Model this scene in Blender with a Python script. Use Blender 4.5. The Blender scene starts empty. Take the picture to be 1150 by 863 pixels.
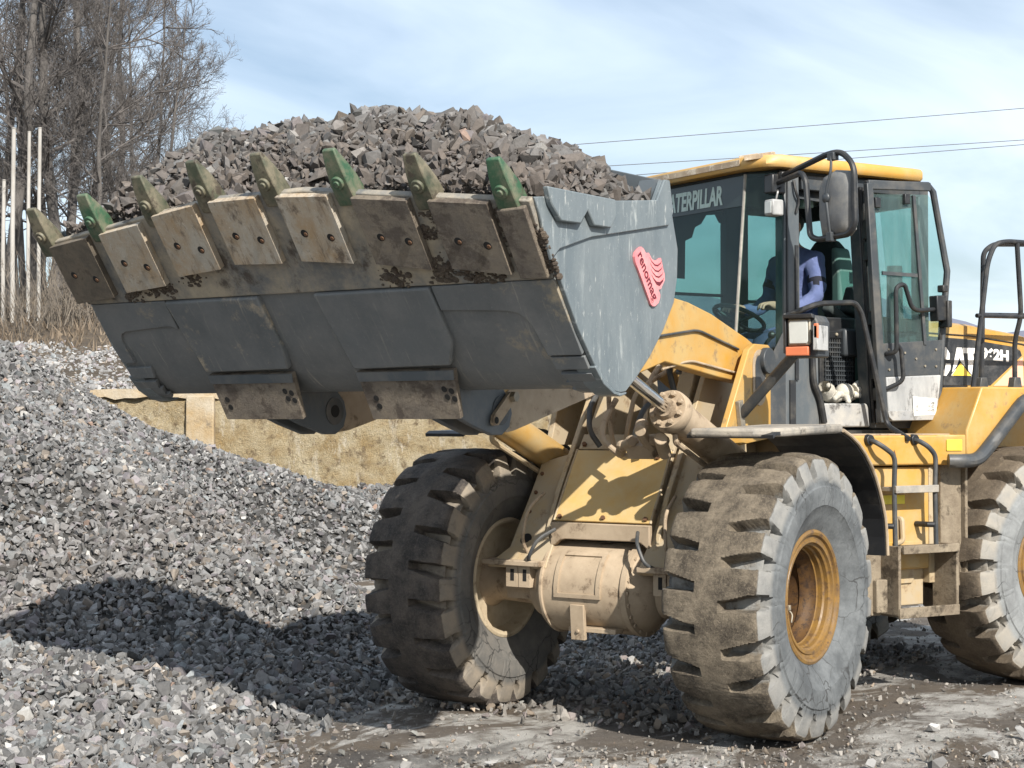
import bpy, bmesh, math, random
import numpy as np
from mathutils import Vector, Matrix, Euler
random.seed(7)
rng = np.random.default_rng(11)
R = math.radians
sc = bpy.context.scene
COL = sc.collection
V = Vector

# ------------------------------------------------------------------ materials
def nt(name):
    m = bpy.data.materials.new(name); m.use_nodes = True
    t = m.node_tree; b = t.nodes['Principled BSDF']
    return m, t, b
def N(t, typ, **kw):
    n = t.nodes.new(typ)
    for k, v in kw.items():
        if k.startswith('i_'):
            key = k[2:]; key = int(key) if key.isdigit() else key.replace('_', ' ')
            n.inputs[key].default_value = v
        else: setattr(n, k, v)
    return n
def L(t, a, b): t.links.new(a, b)
def rgba(c): return (c[0], c[1], c[2], 1)
def ramp(t, fac, stops, interp='LINEAR'):
    r = N(t, 'ShaderNodeValToRGB'); r.color_ramp.interpolation = interp
    while len(r.color_ramp.elements) < len(stops): r.color_ramp.elements.new(.5)
    for e, (p, c) in zip(r.color_ramp.elements, stops):
        e.position = p; e.color = rgba(c) if not isinstance(c, (int, float)) else (c, c, c, 1)
    L(t, fac, r.inputs[0]); return r.outputs[0]
def mixc(t, fac, a, b):
    m = N(t, 'ShaderNodeMix', data_type='RGBA')
    if isinstance(fac, (int, float)): m.inputs[0].default_value = fac
    else: L(t, fac, m.inputs[0])
    for s, x in ((6, a), (7, b)):
        if isinstance(x, tuple): m.inputs[s].default_value = rgba(x)
        else: L(t, x, m.inputs[s])
    return m.outputs[2]
def coords(t, scale=(1, 1, 1), kind='Object'):
    tc = N(t, 'ShaderNodeTexCoord'); mp = N(t, 'ShaderNodeMapping')
    mp.inputs['Scale'].default_value = scale
    L(t, tc.outputs[kind], mp.inputs[0]); return mp.outputs[0]
def noise(t, vec, scale, detail=6, rough=.6, dist=0.0):
    n = N(t, 'ShaderNodeTexNoise', i_Scale=scale, i_Detail=detail, i_Roughness=rough, i_Distortion=dist)
    L(t, vec, n.inputs['Vector']); return n.outputs['Fac']
def bump(t, b, h, strength=.3, dist=.01):
    n = N(t, 'ShaderNodeBump'); n.inputs['Strength'].default_value = strength
    n.inputs['Distance'].default_value = dist
    L(t, h, n.inputs['Height']); L(t, n.outputs[0], b.inputs['Normal'])

def worn(name, base, dirt=None, amount=.5, scale=3.0, rough=.6, metal=0.0, stretch=(1, 1, 1), dirt2=None, amt2=.3,
         scale2=7.0, bstr=.25, bdist=.004, contrast=.12, speck=None, edge=None, scr=None, scv=(1, 1, 1), scth=.6):
    """painted or bare surface with irregular patches of dirt, a second finer stain and a fine grain"""
    m, t, b = nt(name)
    co = coords(t, stretch)
    c = base
    n0 = noise(t, co, scale * .6, 5, .65)
    c = mixc(t, ramp(t, n0, [(.3, 0.0), (.7, 1.0)]), tuple(x * .86 for x in base), tuple(min(1, x * 1.12) for x in base))
    if dirt:
        n1 = noise(t, co, scale, 9, .72, .15)
        th = 1 - amount
        f = ramp(t, n1, [(max(0, .28 + .44 * th - contrast), 0.0), (min(1, .28 + .44 * th + contrast), .95)])
        c = mixc(t, f, c, dirt)
    if dirt2:
        n2 = noise(t, co, scale2, 9, .74, .15)
        th = 1 - amt2
        f = ramp(t, n2, [(.28 + .44 * th - .04, 0.0), (.28 + .44 * th + .05, .9)])
        c = mixc(t, f, c, dirt2)
    if scr:      # scrapes along one direction, in ragged fields
        sn = noise(t, coords(t, scv), 5, 6, .75); fn_ = noise(t, coords(t), 1.8, 5, .6)
        q = N(t, 'ShaderNodeMath', operation='MULTIPLY'); L(t, ramp(t, sn, [(scth, 0.0), (scth + .08, .8)]), q.inputs[0]); L(t, ramp(t, fn_, [(.38, .1), (.6, 1.0)]), q.inputs[1])
        c = mixc(t, q.outputs[0], c, scr)
    fine = noise(t, coords(t), 60, 4, .7)
    if speck:
        c = mixc(t, ramp(t, fine, [(.6, 0.0), (.72, .6)]), c, speck)
    if edge:
        g = N(t, 'ShaderNodeNewGeometry')
        e = ramp(t, g.outputs['Pointiness'], [(.51, 0.0), (.56, .8)])
        c = mixc(t, e, c, edge)
    if isinstance(c, tuple): b.inputs['Base Color'].default_value = rgba(c)
    else: L(t, c, b.inputs['Base Color'])
    rr = ramp(t, noise(t, co, scale * 2, 5), [(.3, max(.05, rough - .12)), (.7, min(1, rough + .12))])
    L(t, rr, b.inputs['Roughness']); b.inputs['Metallic'].default_value = metal
    h = noise(t, coords(t), 22, 9, .8)
    bump(t, b, h, bstr, bdist)
    return m
def plain(name, c, rough=.5, metal=0.0):
    m, t, b = nt(name)
    n = noise(t, coords(t), 9, 6, .7)
    L(t, mixc(t, n, tuple(x * .8 for x in c), tuple(min(1, x * 1.2) for x in c)), b.inputs['Base Color'])
    L(t, ramp(t, n, [(.2, max(.03, rough - .1)), (.8, min(1, rough + .1))]), b.inputs['Roughness'])
    b.inputs['Metallic'].default_value = metal
    return m
def tinted_glass(name, tint, film, film_amt, rough=.02, streak=True):
    m, t, b = nt(name); out = t.nodes['Material Output']
    tr = N(t, 'ShaderNodeBsdfTransparent'); tr.inputs[0].default_value = rgba(tint)
    gl = N(t, 'ShaderNodeBsdfGlossy'); gl.inputs['Roughness'].default_value = rough
    df = N(t, 'ShaderNodeBsdfDiffuse'); df.inputs[0].default_value = rgba(film)
    lw = N(t, 'ShaderNodeLayerWeight'); lw.inputs[0].default_value = .5
    m1 = N(t, 'ShaderNodeMixShader'); m2 = N(t, 'ShaderNodeMixShader')
    f = ramp(t, lw.outputs['Facing'], [(0, .02), (.55, .045), (.85, .2), (1, .7)])
    L(t, f, m1.inputs[0]); L(t, tr.outputs[0], m1.inputs[1]); L(t, gl.outputs[0], m1.inputs[2])
    n = noise(t, coords(t, (9, 9, 1.3)), 2.2, 9, .75)
    n3 = noise(t, coords(t), 1.6, 4, .6)
    mu = N(t, 'ShaderNodeMath', operation='MULTIPLY'); L(t, n, mu.inputs[0]); L(t, n3, mu.inputs[1])
    fd = ramp(t, mu.outputs[0], [(.12, film_amt * .35), (.45, film_amt * 1.7)])
    L(t, fd, m2.inputs[0]); L(t, m1.outputs[0], m2.inputs[1]); L(t, df.outputs[0], m2.inputs[2])
    L(t, m2.outputs[0], out.inputs[0])
    return m

DUST = (.40, .32, .22)
MUD = (.10, .075, .05)
M = {}
M['yellow'] = worn('yellow_paint', (.50, .29, .07), (.43, .33, .18), .5, 2.2, .48, dirt2=(.33, .23, .12), amt2=.2, scale2=6)
M['yellow_clean'] = worn('yellow_clean', (.48, .25, .038), (.44, .31, .13), .46, 2.0, .45, dirt2=(.25, .17, .09), amt2=.24, scale2=8, bstr=.2)
M['yellow_cover'] = worn('yellow_cover', (.53, .345, .115), (.50, .385, .20), .5, 3.0, .5, dirt2=(.45, .34, .2), amt2=.15, scale2=9, bstr=.2)
M['yellow_dusty'] = worn('yellow_dusty', (.42, .295, .135), (.38, .315, .22), .7, 3.0, .65, dirt2=(.22, .15, .09), amt2=.27, scale2=7)
M['beige'] = worn('dust_caked_iron', (.41, .325, .23), (.31, .24, .165), .5, 4.0, .8, dirt2=(.16, .115, .075), amt2=.3, scale2=8, bstr=.4)
M['bucket'] = worn('bucket_grey', (.125, .135, .14), (.18, .182, .18), .4, 3.4, .55, dirt2=(.33, .28, .20), amt2=.2, scale2=2.6, bstr=.5, speck=(.22, .225, .225), scr=(.30, .285, .25), scv=(.5, 7, .5), scth=.58)
M['bucket_side'] = worn('bucket_side_grey', (.112, .136, .149), (.165, .19, .20), .5, 2.6, .42, stretch=(2.2, 1, .6), dirt2=(.44, .45, .43), amt2=.2, scale2=18, bstr=.3, speck=(.30, .32, .32), scr=(.36, .385, .38), scv=(6, 1, .7), scth=.57)
M['bucket_dirty'] = worn('bucket_mud_streaked', (.15, .155, .155), (.40, .34, .25), .52, 2.8, .7, dirt2=(.06, .045, .034), amt2=.30, scale2=3.6, bstr=.7, bdist=.01, scr=(.24, .235, .22), scv=(.5, 7, .5), scth=.58)
M['plate'] = worn('worn_wear_steel', (.42, .385, .325), (.36, .25, .14), .45, 5, .6, dirt2=(.09, .065, .045), amt2=.26, scale2=6, bstr=.9, bdist=.01, stretch=(1, 1, .5), speck=(.6, .56, .48), scr=(.17, .125, .085), scv=(1.2, 5, .8), scth=.54)
M['plate_mud'] = worn('mud_wear_steel', (.15, .125, .10), (.26, .215, .16), .45, 5, .75, dirt2=(.085, .065, .05), amt2=.42, scale2=7, bstr=1.0, bdist=.02)
M['plate_dark'] = worn('dark_wear_steel', (.095, .08, .062), (.18, .145, .105), .45, 6, .7, dirt2=(.04, .03, .022), amt2=.35, scale2=6, bstr=.6, bdist=.006)
M['tooth'] = worn('green_tooth', (.035, .095, .05), (.19, .17, .12), .42, 9, .6, dirt2=(.06, .048, .035), amt2=.28, scale2=12, bstr=.6)
M['tooth_worn'] = worn('worn_tooth', (.055, .066, .042), (.19, .165, .115), .5, 9, .6, dirt2=(.055, .043, .032), amt2=.36, scale2=12, bstr=.7)
M['mudlump'] = worn('wet_mud', (.075, .056, .042), (.14, .11, .08), .4, 14, .75, bstr=1.0, bdist=.02)
M['black'] = worn('black_paint', (.018, .019, .021), (.085, .078, .066), .22, 5, .42, bstr=.1)
M['charcoal'] = worn('charcoal_paint', (.04, .046, .052), (.12, .11, .095), .3, 3.5, .5, bstr=.12)
M['slate'] = worn('slate_panel', (.075, .088, .098), (.16, .155, .145), .32, 3.0, .5, bstr=.12, stretch=(1, 1, .5))
M['door_grey'] = worn('scuffed_door', (.27, .275, .275), (.42, .42, .41), .45, 3.2, .5, dirt2=(.06, .058, .055), amt2=.3, scale2=4.5, bstr=.15, stretch=(1.6, 1.6, .6))
M['step_grey'] = worn('scuffed_step', (.26, .265, .27), (.40, .38, .34), .45, 5, .6, dirt2=(.07, .065, .06), amt2=.32, scale2=6)
M['mudflap'] = worn('mud_caked', (.19, .15, .105), (.30, .25, .18), .45, 5, .9, dirt2=(.06, .045, .03), amt2=.36, scale2=6, bstr=1.0, bdist=.014)
M['fender'] = worn('dusty_fender', (.20, .19, .175), (.38, .34, .28), .5, 4, .85, dirt2=(.07, .065, .06), amt2=.25, scale2=9, bstr=.6, bdist=.008)
M['chrome'] = plain('chrome_rod', (.75, .75, .75), .12, 1.0)
M['rim'] = worn('ochre_rim', (.23, .128, .030), (.15, .088, .034), .5, 12, .42, dirt2=(.10, .058, .03), amt2=.34, scale2=22, bstr=.4)
M['rim_in'] = worn('rim_barrel', (.11, .058, .02), (.07, .036, .016), .5, 14, .5, dirt2=(.03, .018, .012), amt2=.4, scale2=24, bstr=.4)  # brown dirt and rust, darkened further to paint shade inside the hollow
M['rim_beige'] = worn('dusty_rim', (.47, .39, .27), (.34, .27, .18), .45, 5, .75, dirt2=(.22, .16, .1), amt2=.25, scale2=9)
M['rust'] = plain('rust', (.12, .06, .03), .8)
M['hole'] = plain('dark_hole', (.012, .011, .01), .9)
M['bolt'] = worn('bolt_steel', (.20, .19, .17), (.33, .28, .2), .5, 20, .5, metal=.3)
M['pink'] = worn('faded_red_plastic', (.68, .20, .22), (.74, .30, .30), .5, 9, .5, bstr=.05)
M['maroon'] = plain('maroon_lettering', (.12, .012, .022), .6)
M['white'] = plain('white_vinyl', (.78, .78, .76), .5)
M['decal'] = worn('black_decal', (.022, .024, .027), (.10, .10, .10), .3, 6, .35, bstr=.03)
M['decal_yellow'] = plain('decal_yellow', (.85, .60, .08), .4)
M['decal_pink'] = plain('decal_faded_pink', (.78, .42, .30), .45)
M['lamp'] = plain('lamp_glass', (.50, .52, .50), .10)
M['orange'] = plain('orange_lens', (.58, .17, .08), .4)
M['letters'] = plain('pale_letters', (.42, .52, .47), .5)
M['band'] = plain('tint_band', (.022, .033, .032), .18)
M['seat'] = worn('seat_fabric', (.03, .04, .04), (.06, .07, .065), .4, 9, .9)
M['headrest'] = plain('headrest_green', (.16, .24, .22), .7)
M['console'] = plain('console_green', (.07, .12, .09), .6)
M['interior'] = plain('cab_lining', (.020, .026, .026), .7)
M['blue'] = worn('blue_jacket', (.115, .155, .33), (.15, .19, .37), .5, 6, .85, bstr=1.0, bdist=.02)
M['strap_mud'] = worn('strap_mud_smeared', (.12, .13, .135), (.17, .175, .175), .4, 3, .6, dirt2=(.40, .335, .245), amt2=.46, scale2=2.3, bstr=.5, scr=(.34, .31, .26), scv=(.5, 7, .5), scth=.58)
M['navy'] = plain('navy_band', (.012, .014, .025), .85)
M['skin'] = plain('skin', (.55, .33, .24), .5)
M['trouser'] = plain('work_trousers', (.04, .055, .11), .85)
M['hair'] = plain('dark_hair', (.03, .022, .018), .7)
M['glove'] = worn('grey_glove', (.52, .49, .42), (.36, .34, .3), .4, 12, .9, bstr=.7, bdist=.01)
M['glass'] = tinted_glass('cab_glass', (.72, .85, .83), (.33, .40, .38), .05)
M['glass_front'] = tinted_glass('windscreen_glass', (.62, .77, .75), (.26, .33, .31), .022)
M['glass_door'] = tinted_glass('door_glass', (.74, .88, .87), (.40, .50, .48), .07)
M['mirror'] = plain('mirror_silver', (.8, .8, .8), .03, 1.0)
M['sticker'] = plain('sticker_white', (.68, .68, .64), .6)
M['sticker_print'] = plain('sticker_print', (.16, .16, .16), .6)
M['sticker_yellow'] = plain('sticker_yellow', (.75, .62, .05), .5)

# ------------------------------------------------------------------ mesh builder
I4 = Matrix.Identity(4)
class MB:
    def __init__(s): s.v = []; s.f = []; s.mi = []; s.m = 0
    def add(s, vs, fs):
        o = len(s.v); s.v += [V(p) for p in vs]
        for f in fs: s.f.append([i + o for i in f]); s.mi.append(s.m)
        return s
    def mat(s, i): s.m = i; return s
    def box(s, c, d, rot=None):
        x, y, z = d[0] / 2, d[1] / 2, d[2] / 2
        vs = [V((a, b, e)) for a in (-x, x) for b in (-y, y) for e in (-z, z)]
        if rot is not None:
            q = rot if isinstance(rot, Matrix) else Euler(rot).to_matrix()
            vs = [q @ p for p in vs]
        c = V(c)
        return s.add([p + c for p in vs], [(0, 1, 3, 2), (4, 6, 7, 5), (0, 4, 5, 1), (2, 3, 7, 6), (0, 2, 6, 4), (1, 5, 7, 3)])
    def slab(s, pts, vec):
        """planar polygon swept along vec"""
        n = len(pts); vec = V(vec); P = [V(p) for p in pts]
        nn = V((0, 0, 0))
        for i in range(n): nn += P[i].cross(P[(i + 1) % n])
        if nn.dot(vec) > 0: P.reverse()
        vs = P + [p + vec for p in P]
        fs = [tuple(range(n)), tuple(reversed(range(n, 2 * n)))]
        fs += [(i, i + n, (i + 1) % n + n, (i + 1) % n) for i in range(n)]
        return s.add(vs, fs)
    def prism(s, poly, axis, lo, hi):
        mk = {'x': lambda a, b: (lo, a, b), 'y': lambda a, b: (a, lo, b), 'z': lambda a, b: (a, b, lo)}[axis]
        ve = {'x': (hi - lo, 0, 0), 'y': (0, hi - lo, 0), 'z': (0, 0, hi - lo)}[axis]
        return s.slab([mk(a, b) for a, b in poly], ve)
    def ring(s, pts, rad, seg, up=None):
        pass
    def tube(s, pts, r, seg=10, cap=True):
        P = [V(p) for p in pts]; n = len(P)
        T = [((P[min(i + 1, n - 1)] - P[max(i - 1, 0)]).normalized()) for i in range(n)]
        ref = V((0, 0, 1)) if abs(T[0].z) < .9 else V((1, 0, 0))
        u = T[0].cross(ref).normalized(); vs = []
        rr = r if isinstance(r, (list, tuple)) else [r] * n
        for i in range(n):
            u = (u - T[i] * u.dot(T[i])).normalized(); w = T[i].cross(u)
            for k in range(seg):
                a = 2 * math.pi * k / seg
                vs.append(P[i] + (u * math.cos(a) + w * math.sin(a)) * rr[i])
        fs = []
        for i in range(n - 1):
            for k in range(seg):
                k2 = (k + 1) % seg
                fs.append((i * seg + k, i * seg + k2, (i + 1) * seg + k2, (i + 1) * seg + k))
        if cap: fs += [tuple(reversed(range(seg))), tuple(range((n - 1) * seg, n * seg))]
        return s.add(vs, fs)
    def cyl(s, a, b, r0, r1=None, seg=24): return s.tube([a, b], [r0, r0 if r1 is None else r1], seg)
    def lathe(s, prof, o, ax, seg=48, close=False):
        """prof of (along, radius) about axis ax at o"""
        ax = V(ax).normalized(); o = V(o)
        u = ax.cross(V((0, 0, 1)) if abs(ax.z) < .9 else V((1, 0, 0))).normalized(); w = ax.cross(u)
        vs = [o + ax * a + (u * math.cos(2 * math.pi * k / seg) + w * math.sin(2 * math.pi * k / seg)) * r for a, r in prof for k in range(seg)]
        fs = [(i * seg + k, i * seg + (k + 1) % seg, (i + 1) * seg + (k + 1) % seg, (i + 1) * seg + k) for i in range(len(prof) - 1) for k in range(seg)]
        return s.add(vs, fs)
    def sheet(s, rows):
        n = len(rows[0]); vs = [p for r in rows for p in r]
        return s.add(vs, [(i * n + j, i * n + j + 1, (i + 1) * n + j + 1, (i + 1) * n + j) for i in range(len(rows) - 1) for j in range(n - 1)])
    def ball(s, c, r, sc3=(1, 1, 1), u=12, w=8):
        c = V(c)
        prof = [(-math.cos(math.pi * i / w), math.sin(math.pi * i / w)) for i in range(w + 1)]
        vs = [c + V((math.cos(2 * math.pi * k / u) * q * r * sc3[0], math.sin(2 * math.pi * k / u) * q * r * sc3[1], a * r * sc3[2])) for a, q in prof for k in range(u)]
        return s.add(vs, [(i * u + k, i * u + (k + 1) % u, (i + 1) * u + (k + 1) % u, (i + 1) * u + k) for i in range(w) for k in range(u)])
    def build(s, name, mats, parent=None, X=None, bevel=0.0, smooth=30, seg=2, solid=0.0, weld=True):
        me = bpy.data.meshes.new(name)
        vs = s.v if X is None else [X @ p for p in s.v]
        me.from_pydata([tuple(p) for p in vs], [], s.f)
        if not isinstance(mats, (list, tuple)): mats = [mats]
        for m in mats: me.materials.append(m)
        me.polygons.foreach_set('material_index', s.mi)
        bm = bmesh.new(); bm.from_mesh(me)
        if weld: bmesh.ops.remove_doubles(bm, verts=bm.verts, dist=1e-5)
        if not solid: bmesh.ops.recalc_face_normals(bm, faces=bm.faces)
        bm.to_mesh(me); bm.free()
        if smooth:
            me.shade_smooth(); me.set_sharp_from_angle(angle=R(smooth))
        ob = bpy.data.objects.new(name, me); COL.objects.link(ob)
        if parent: ob.parent = parent
        if solid:
            q = ob.modifiers.new('thickness', 'SOLIDIFY'); q.thickness = solid; q.offset = 0
        if bevel:
            q = ob.modifiers.new('edge', 'BEVEL'); q.width = bevel; q.segments = seg
            q.limit_method = 'ANGLE'; q.angle_limit = R(40)
        return ob
def tag(o, label=None, cat=None, group=None, kind=None):
    if label: o['label'] = label
    if cat: o['category'] = cat
    if group: o['group'] = group
    if kind: o['kind'] = kind
    return o
def empty(name, loc=(0, 0, 0), parent=None):
    o = bpy.data.objects.new(name, None); COL.objects.link(o); o.location = loc; o.empty_display_size = .2
    if parent: o.parent = parent
    return o
def fillet(pts, rad, n=5):
    """round the corners of a polyline"""
    P = [V(p) for p in pts]; out = [P[0]]
    for i in range(1, len(P) - 1):
        a, b, c = P[i - 1], P[i], P[i + 1]
        d1 = (a - b); d2 = (c - b); r = min(rad, d1.length * .45, d2.length * .45)
        p1 = b + d1.normalized() * r; p2 = b + d2.normalized() * r
        for k in range(n + 1):
            q = k / n; out.append(p1 * (1 - q) ** 2 + b * 2 * q * (1 - q) + p2 * q * q)
    out.append(P[-1]); return out
def text_mesh(body, size, depth, bold=0.0, squeeze=1.0, spacing=1.0):
    cu = bpy.data.curves.new('t', 'FONT'); cu.body = body; cu.size = size; cu.extrude = depth; cu.offset = bold
    cu.space_character = spacing
    o = bpy.data.objects.new('t', cu); COL.objects.link(o)
    dg = bpy.context.evaluated_depsgraph_get(); dg.update()
    me = bpy.data.meshes.new_from_object(o.evaluated_get(dg))
    vs = [V((v.co.x * squeeze, v.co.y, v.co.z)) for v in me.vertices]; fs = [tuple(p.vertices) for p in me.polygons]
    bpy.data.objects.remove(o); bpy.data.curves.remove(cu); bpy.data.meshes.remove(me)
    return vs, fs
def put_text(mb, body, o, ux, uy, size, depth=.002, bold=0.0, squeeze=1.0, fit=None, spacing=1.0):
    """letters standing on the plane through o spanned by ux (reading) and uy (up)"""
    vs, fs = text_mesh(body, size, depth, bold, squeeze, spacing)
    if fit:
        x0 = min(p.x for p in vs); x1 = max(p.x for p in vs); k = fit / (x1 - x0)
        vs = [V(((p.x - x0) * k, p.y, p.z)) for p in vs]
    ux = V(ux).normalized(); uy = V(uy).normalized(); uz = ux.cross(uy)
    mb.add([V(o) + ux * p.x + uy * p.y + uz * p.z for p in vs], fs)
    return mb
def bolts(mb, pts, n, r, h, seg=6):
    n = V(n).normalized()
    for q in pts: mb.cyl(V(q) - n * .004, V(q) + n * h, r, r * .92, seg)
    return mb
# ================================================================== THE LOADER (front frame = world axes: x forward, y to its left)
loader = empty('wheel_loader', (0, 0, 0))
tag(loader, 'yellow articulated wheel loader holding a raised bucket heaped with crushed stone', 'wheel loader')
HX = -1.9807
REAR = Matrix.Translation((HX, 0, 0)) @ Matrix.Rotation(R(-23.717), 4, 'Z')

# ---------------------------------------------------------------- wheels
TR, TW = .847, 1.07
def tyre_mesh(seedv=0):
    prof = [(-.225, .375), (-.25, .41), (-.285, .47), (-.303, .52), (-.309, .525), (-.314, .575), (-.312, .61), (-.311, .625), (-.303, .632), (-.300, .65), (-.296, .685),
            (-.291, .71), (-.286, .735), (-.28, .755), (-.272, .775), (-.262, .79), (-.248, .798)]
    w = np.linspace(-.225, -.0, 11); prof += [(a, .8015 + .012 * (1 - (a / .25) ** 2)) for a in w]
    prof = prof + [(-a, r) for a, r in reversed(prof[:-1])]
    prof = np.array(prof); prof[:, 1] = .375 + (prof[:, 1] - .375) * 1.075; prof[:, 0] *= 1.09; n = len(prof); nl = 22; nt_ = nl * 36
    th = np.arange(nt_) / nt_ * 2 * np.pi
    TH, I = np.meshgrid(th, np.arange(n), indexing='ij')
    Wd = prof[I, 0]; Rd = prof[I, 1]
    side = np.sign(Wd)
    pitch = 2 * np.pi / nl
    lug = np.random.default_rng(5 + seedv)
    jit = lug.uniform(-.08, .08, (2, nl + 1)); wid = lug.uniform(.8, 1.25, (2, nl + 1))
    aw = np.abs(Wd)
    # slanted grooves, offset half a pitch between the two shoulders
    sl = TH / pitch + np.where(side > 0, 0.0, .5) + (aw - .15) * .6
    k = np.floor(sl).astype(int) % nl; s_ = (side > 0).astype(int)
    d = (sl - np.floor(sl) - .5 + jit[s_, k]) * pitch * TR
    tip = .075
    hw = (.017 + .020 * np.clip((aw - tip) / .19, 0, 1)) * wid[s_, k]
    onside = (Rd < .816)
    depth = np.where(onside, .105 * np.clip((Rd - .67) / .10, 0, 1), .098)
    hw = np.where(onside, .038 * wid[s_, k] * np.clip((Rd - .64) / .1, .3, 1), hw)
    g = np.clip((hw + .007 - np.abs(d)) / .007, 0, 1) * np.clip((aw - tip) / .02, 0, 1)
    cut = g * depth
    # worn, chipped lug edges
    nse = lug.normal(0, .0005, TH.shape) + .004 * np.sin(TH * 7 + Wd * 20)
    chip = .010 * np.clip(1 - np.abs(np.abs(d) - hw - .012) / .02, 0, 1) * (aw > .2) * lug.uniform(0, 1, TH.shape)
    # displacement: inwards on tread, axially on the sidewall
    ax = np.clip((.83 - Rd) / .06, 0, 1) * .55
    Rn = Rd - cut * (1 - ax * .45) - np.where(onside, 0, np.abs(nse)) - chip * .6
    Wn = Wd - side * (cut * ax + chip * .4)
    # flattened where it stands
    x = Rn * np.sin(TH); z = Rn * np.cos(TH)
    z = np.maximum(z, -TR + .004 + .0015 * lug.uniform(0, 1, TH.shape))
    co = np.stack([x, Wn, z], -1).reshape(-1, 3)
    a = np.arange(nt_)[:, None] * n + np.arange(n - 1)[None]
    b = ((np.arange(nt_) + 1) % nt_)[:, None] * n + np.arange(n - 1)[None]
    fc = np.stack([a, a + 1, b + 1, b], -1).reshape(-1, 4)
    me = bpy.data.meshes.new('tyre')
    me.vertices.add(len(co)); me.vertices.foreach_set('co', co.ravel())
    me.loops.add(fc.size); me.loops.foreach_set('vertex_index', fc.ravel().astype(np.int32))
    me.polygons.add(len(fc)); me.polygons.foreach_set('loop_start', (np.arange(len(fc)) * 4).astype(np.int32))
    at = me.attributes.new('tread', 'FLOAT', 'POINT')
    at.data.foreach_set('value', (np.clip((Rd - .792) / .03, 0, 1) * (1 - .55 * g)).ravel().astype(np.float32))
    a2 = me.attributes.new('shoulder', 'FLOAT', 'POINT'); a2.data.foreach_set('value', np.maximum(np.clip((Rd - .675) / .03, 0, 1), g * (Rd > .72)).ravel().astype(np.float32))
    me.update(); me.validate()
    bm = bmesh.new(); bm.from_mesh(me); bmesh.ops.recalc_face_normals(bm, faces=bm.faces); bm.to_mesh(me); bm.free()
    me.shade_smooth(); me.set_sharp_from_angle(angle=R(38))
    return me
def tyre_mat(name, tread_a, tread_b, wall_a, wall_b, crust, lug):
    m, t, b = nt(name)
    co = coords(t)
    at = N(t, 'ShaderNodeAttribute', attribute_name='tread')
    ed = noise(t, co, 6, 6, .7)
    ad = N(t, 'ShaderNodeMath', operation='ADD'); L(t, at.outputs['Fac'], ad.inputs[0])
    sub = N(t, 'ShaderNodeMath', operation='MULTIPLY_ADD'); L(t, ed, sub.inputs[0]); sub.inputs[1].default_value = .9; sub.inputs[2].default_value = -.45
    L(t, sub.outputs[0], ad.inputs[1])
    f = ramp(t, ad.outputs[0], [(.40, 0.0), (.62, 1.0)])
    tr = mixc(t, ramp(t, noise(t, co, 5, 9, .75), [(.40, 0.0), (.60, 1.0)]), tread_a, tread_b)
    tr = mixc(t, ramp(t, noise(t, co, 70, 5, .8), [(.5, 0.0), (.75, .6)]), tr, tuple(x * 1.7 for x in tread_b))
    wl = mixc(t, ramp(t, noise(t, co, 3.2, 9, .72), [(.38, 0.0), (.60, 1.0)]), wall_a, wall_b)
    # weather cracks in the sidewall
    vo = N(t, 'ShaderNodeTexVoronoi', feature='DISTANCE_TO_EDGE'); vo.inputs['Scale'].default_value = 7
    nz = N(t, 'ShaderNodeTexNoise', i_Scale=5.0, i_Detail=4.0); L(t, co, nz.inputs['Vector'])
    mv = N(t, 'ShaderNodeMix', data_type='RGBA'); mv.inputs[0].default_value = .16; L(t, co, mv.inputs[6]); L(t, nz.outputs['Color'], mv.inputs[7])
    L(t, mv.outputs[2], vo.inputs['Vector'])
    ck = ramp(t, vo.outputs['Distance'], [(.010, .85), (.034, 0.0)])
    ckm = N(t, 'ShaderNodeMath', operation='MULTIPLY'); L(t, ck, ckm.inputs[0])
    L(t, ramp(t, noise(t, co, 2.6, 3), [(.42, 0.0), (.54, 1.0)]), ckm.inputs[1])
    wl = mixc(t, ckm.outputs[0], wl, (.03, .03, .03))
    sa = N(t, 'ShaderNodeAttribute', attribute_name='shoulder'); sm = N(t, 'ShaderNodeMath', operation='MULTIPLY'); L(t, sa.outputs['Fac'], sm.inputs[0]); L(t, ramp(t, noise(t, co, 7, 6, .7), [(.3, .35), (.6, 1.0)]), sm.inputs[1])
    wl = mixc(t, sm.outputs[0], wl, lug)  # lug ends and groove walls lighter: dust, plus sunlight painted on their faces
    L(t, mixc(t, f, wl, tr), b.inputs['Base Color'])
    b.inputs['Roughness'].default_value = .85
    h = noise(t, co, 34, 9, .8)
    h2 = N(t, 'ShaderNodeMath', operation='MULTIPLY'); L(t, h, h2.inputs[0]); L(t, ramp(t, f, [(0, .25), (1, 1.0)]), h2.inputs[1])
    bump(t, b, h2.outputs[0], crust, .015)
    return m
M['tyre_mud'] = tyre_mat('tyre_mud_crusted', (.055, .044, .032), (.20, .165, .12), (.15, .16, .165), (.07, .076, .08), 1.0, (.24, .235, .22))
M['tyre_shaded'] = tyre_mat('tyre_shaded', (.036, .031, .028), (.115, .095, .078), (.085, .085, .082), (.15, .14, .125), .8, (.26, .22, .17))  # darker copy for the far wheel: the bucket's shade put into the colours
M['tyre_rear'] = tyre_mat('tyre_rear_dusty', (.09, .07, .05), (.17, .135, .095), (.24, .25, .25), (.14, .145, .147), .9, (.30, .275, .235))
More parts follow.
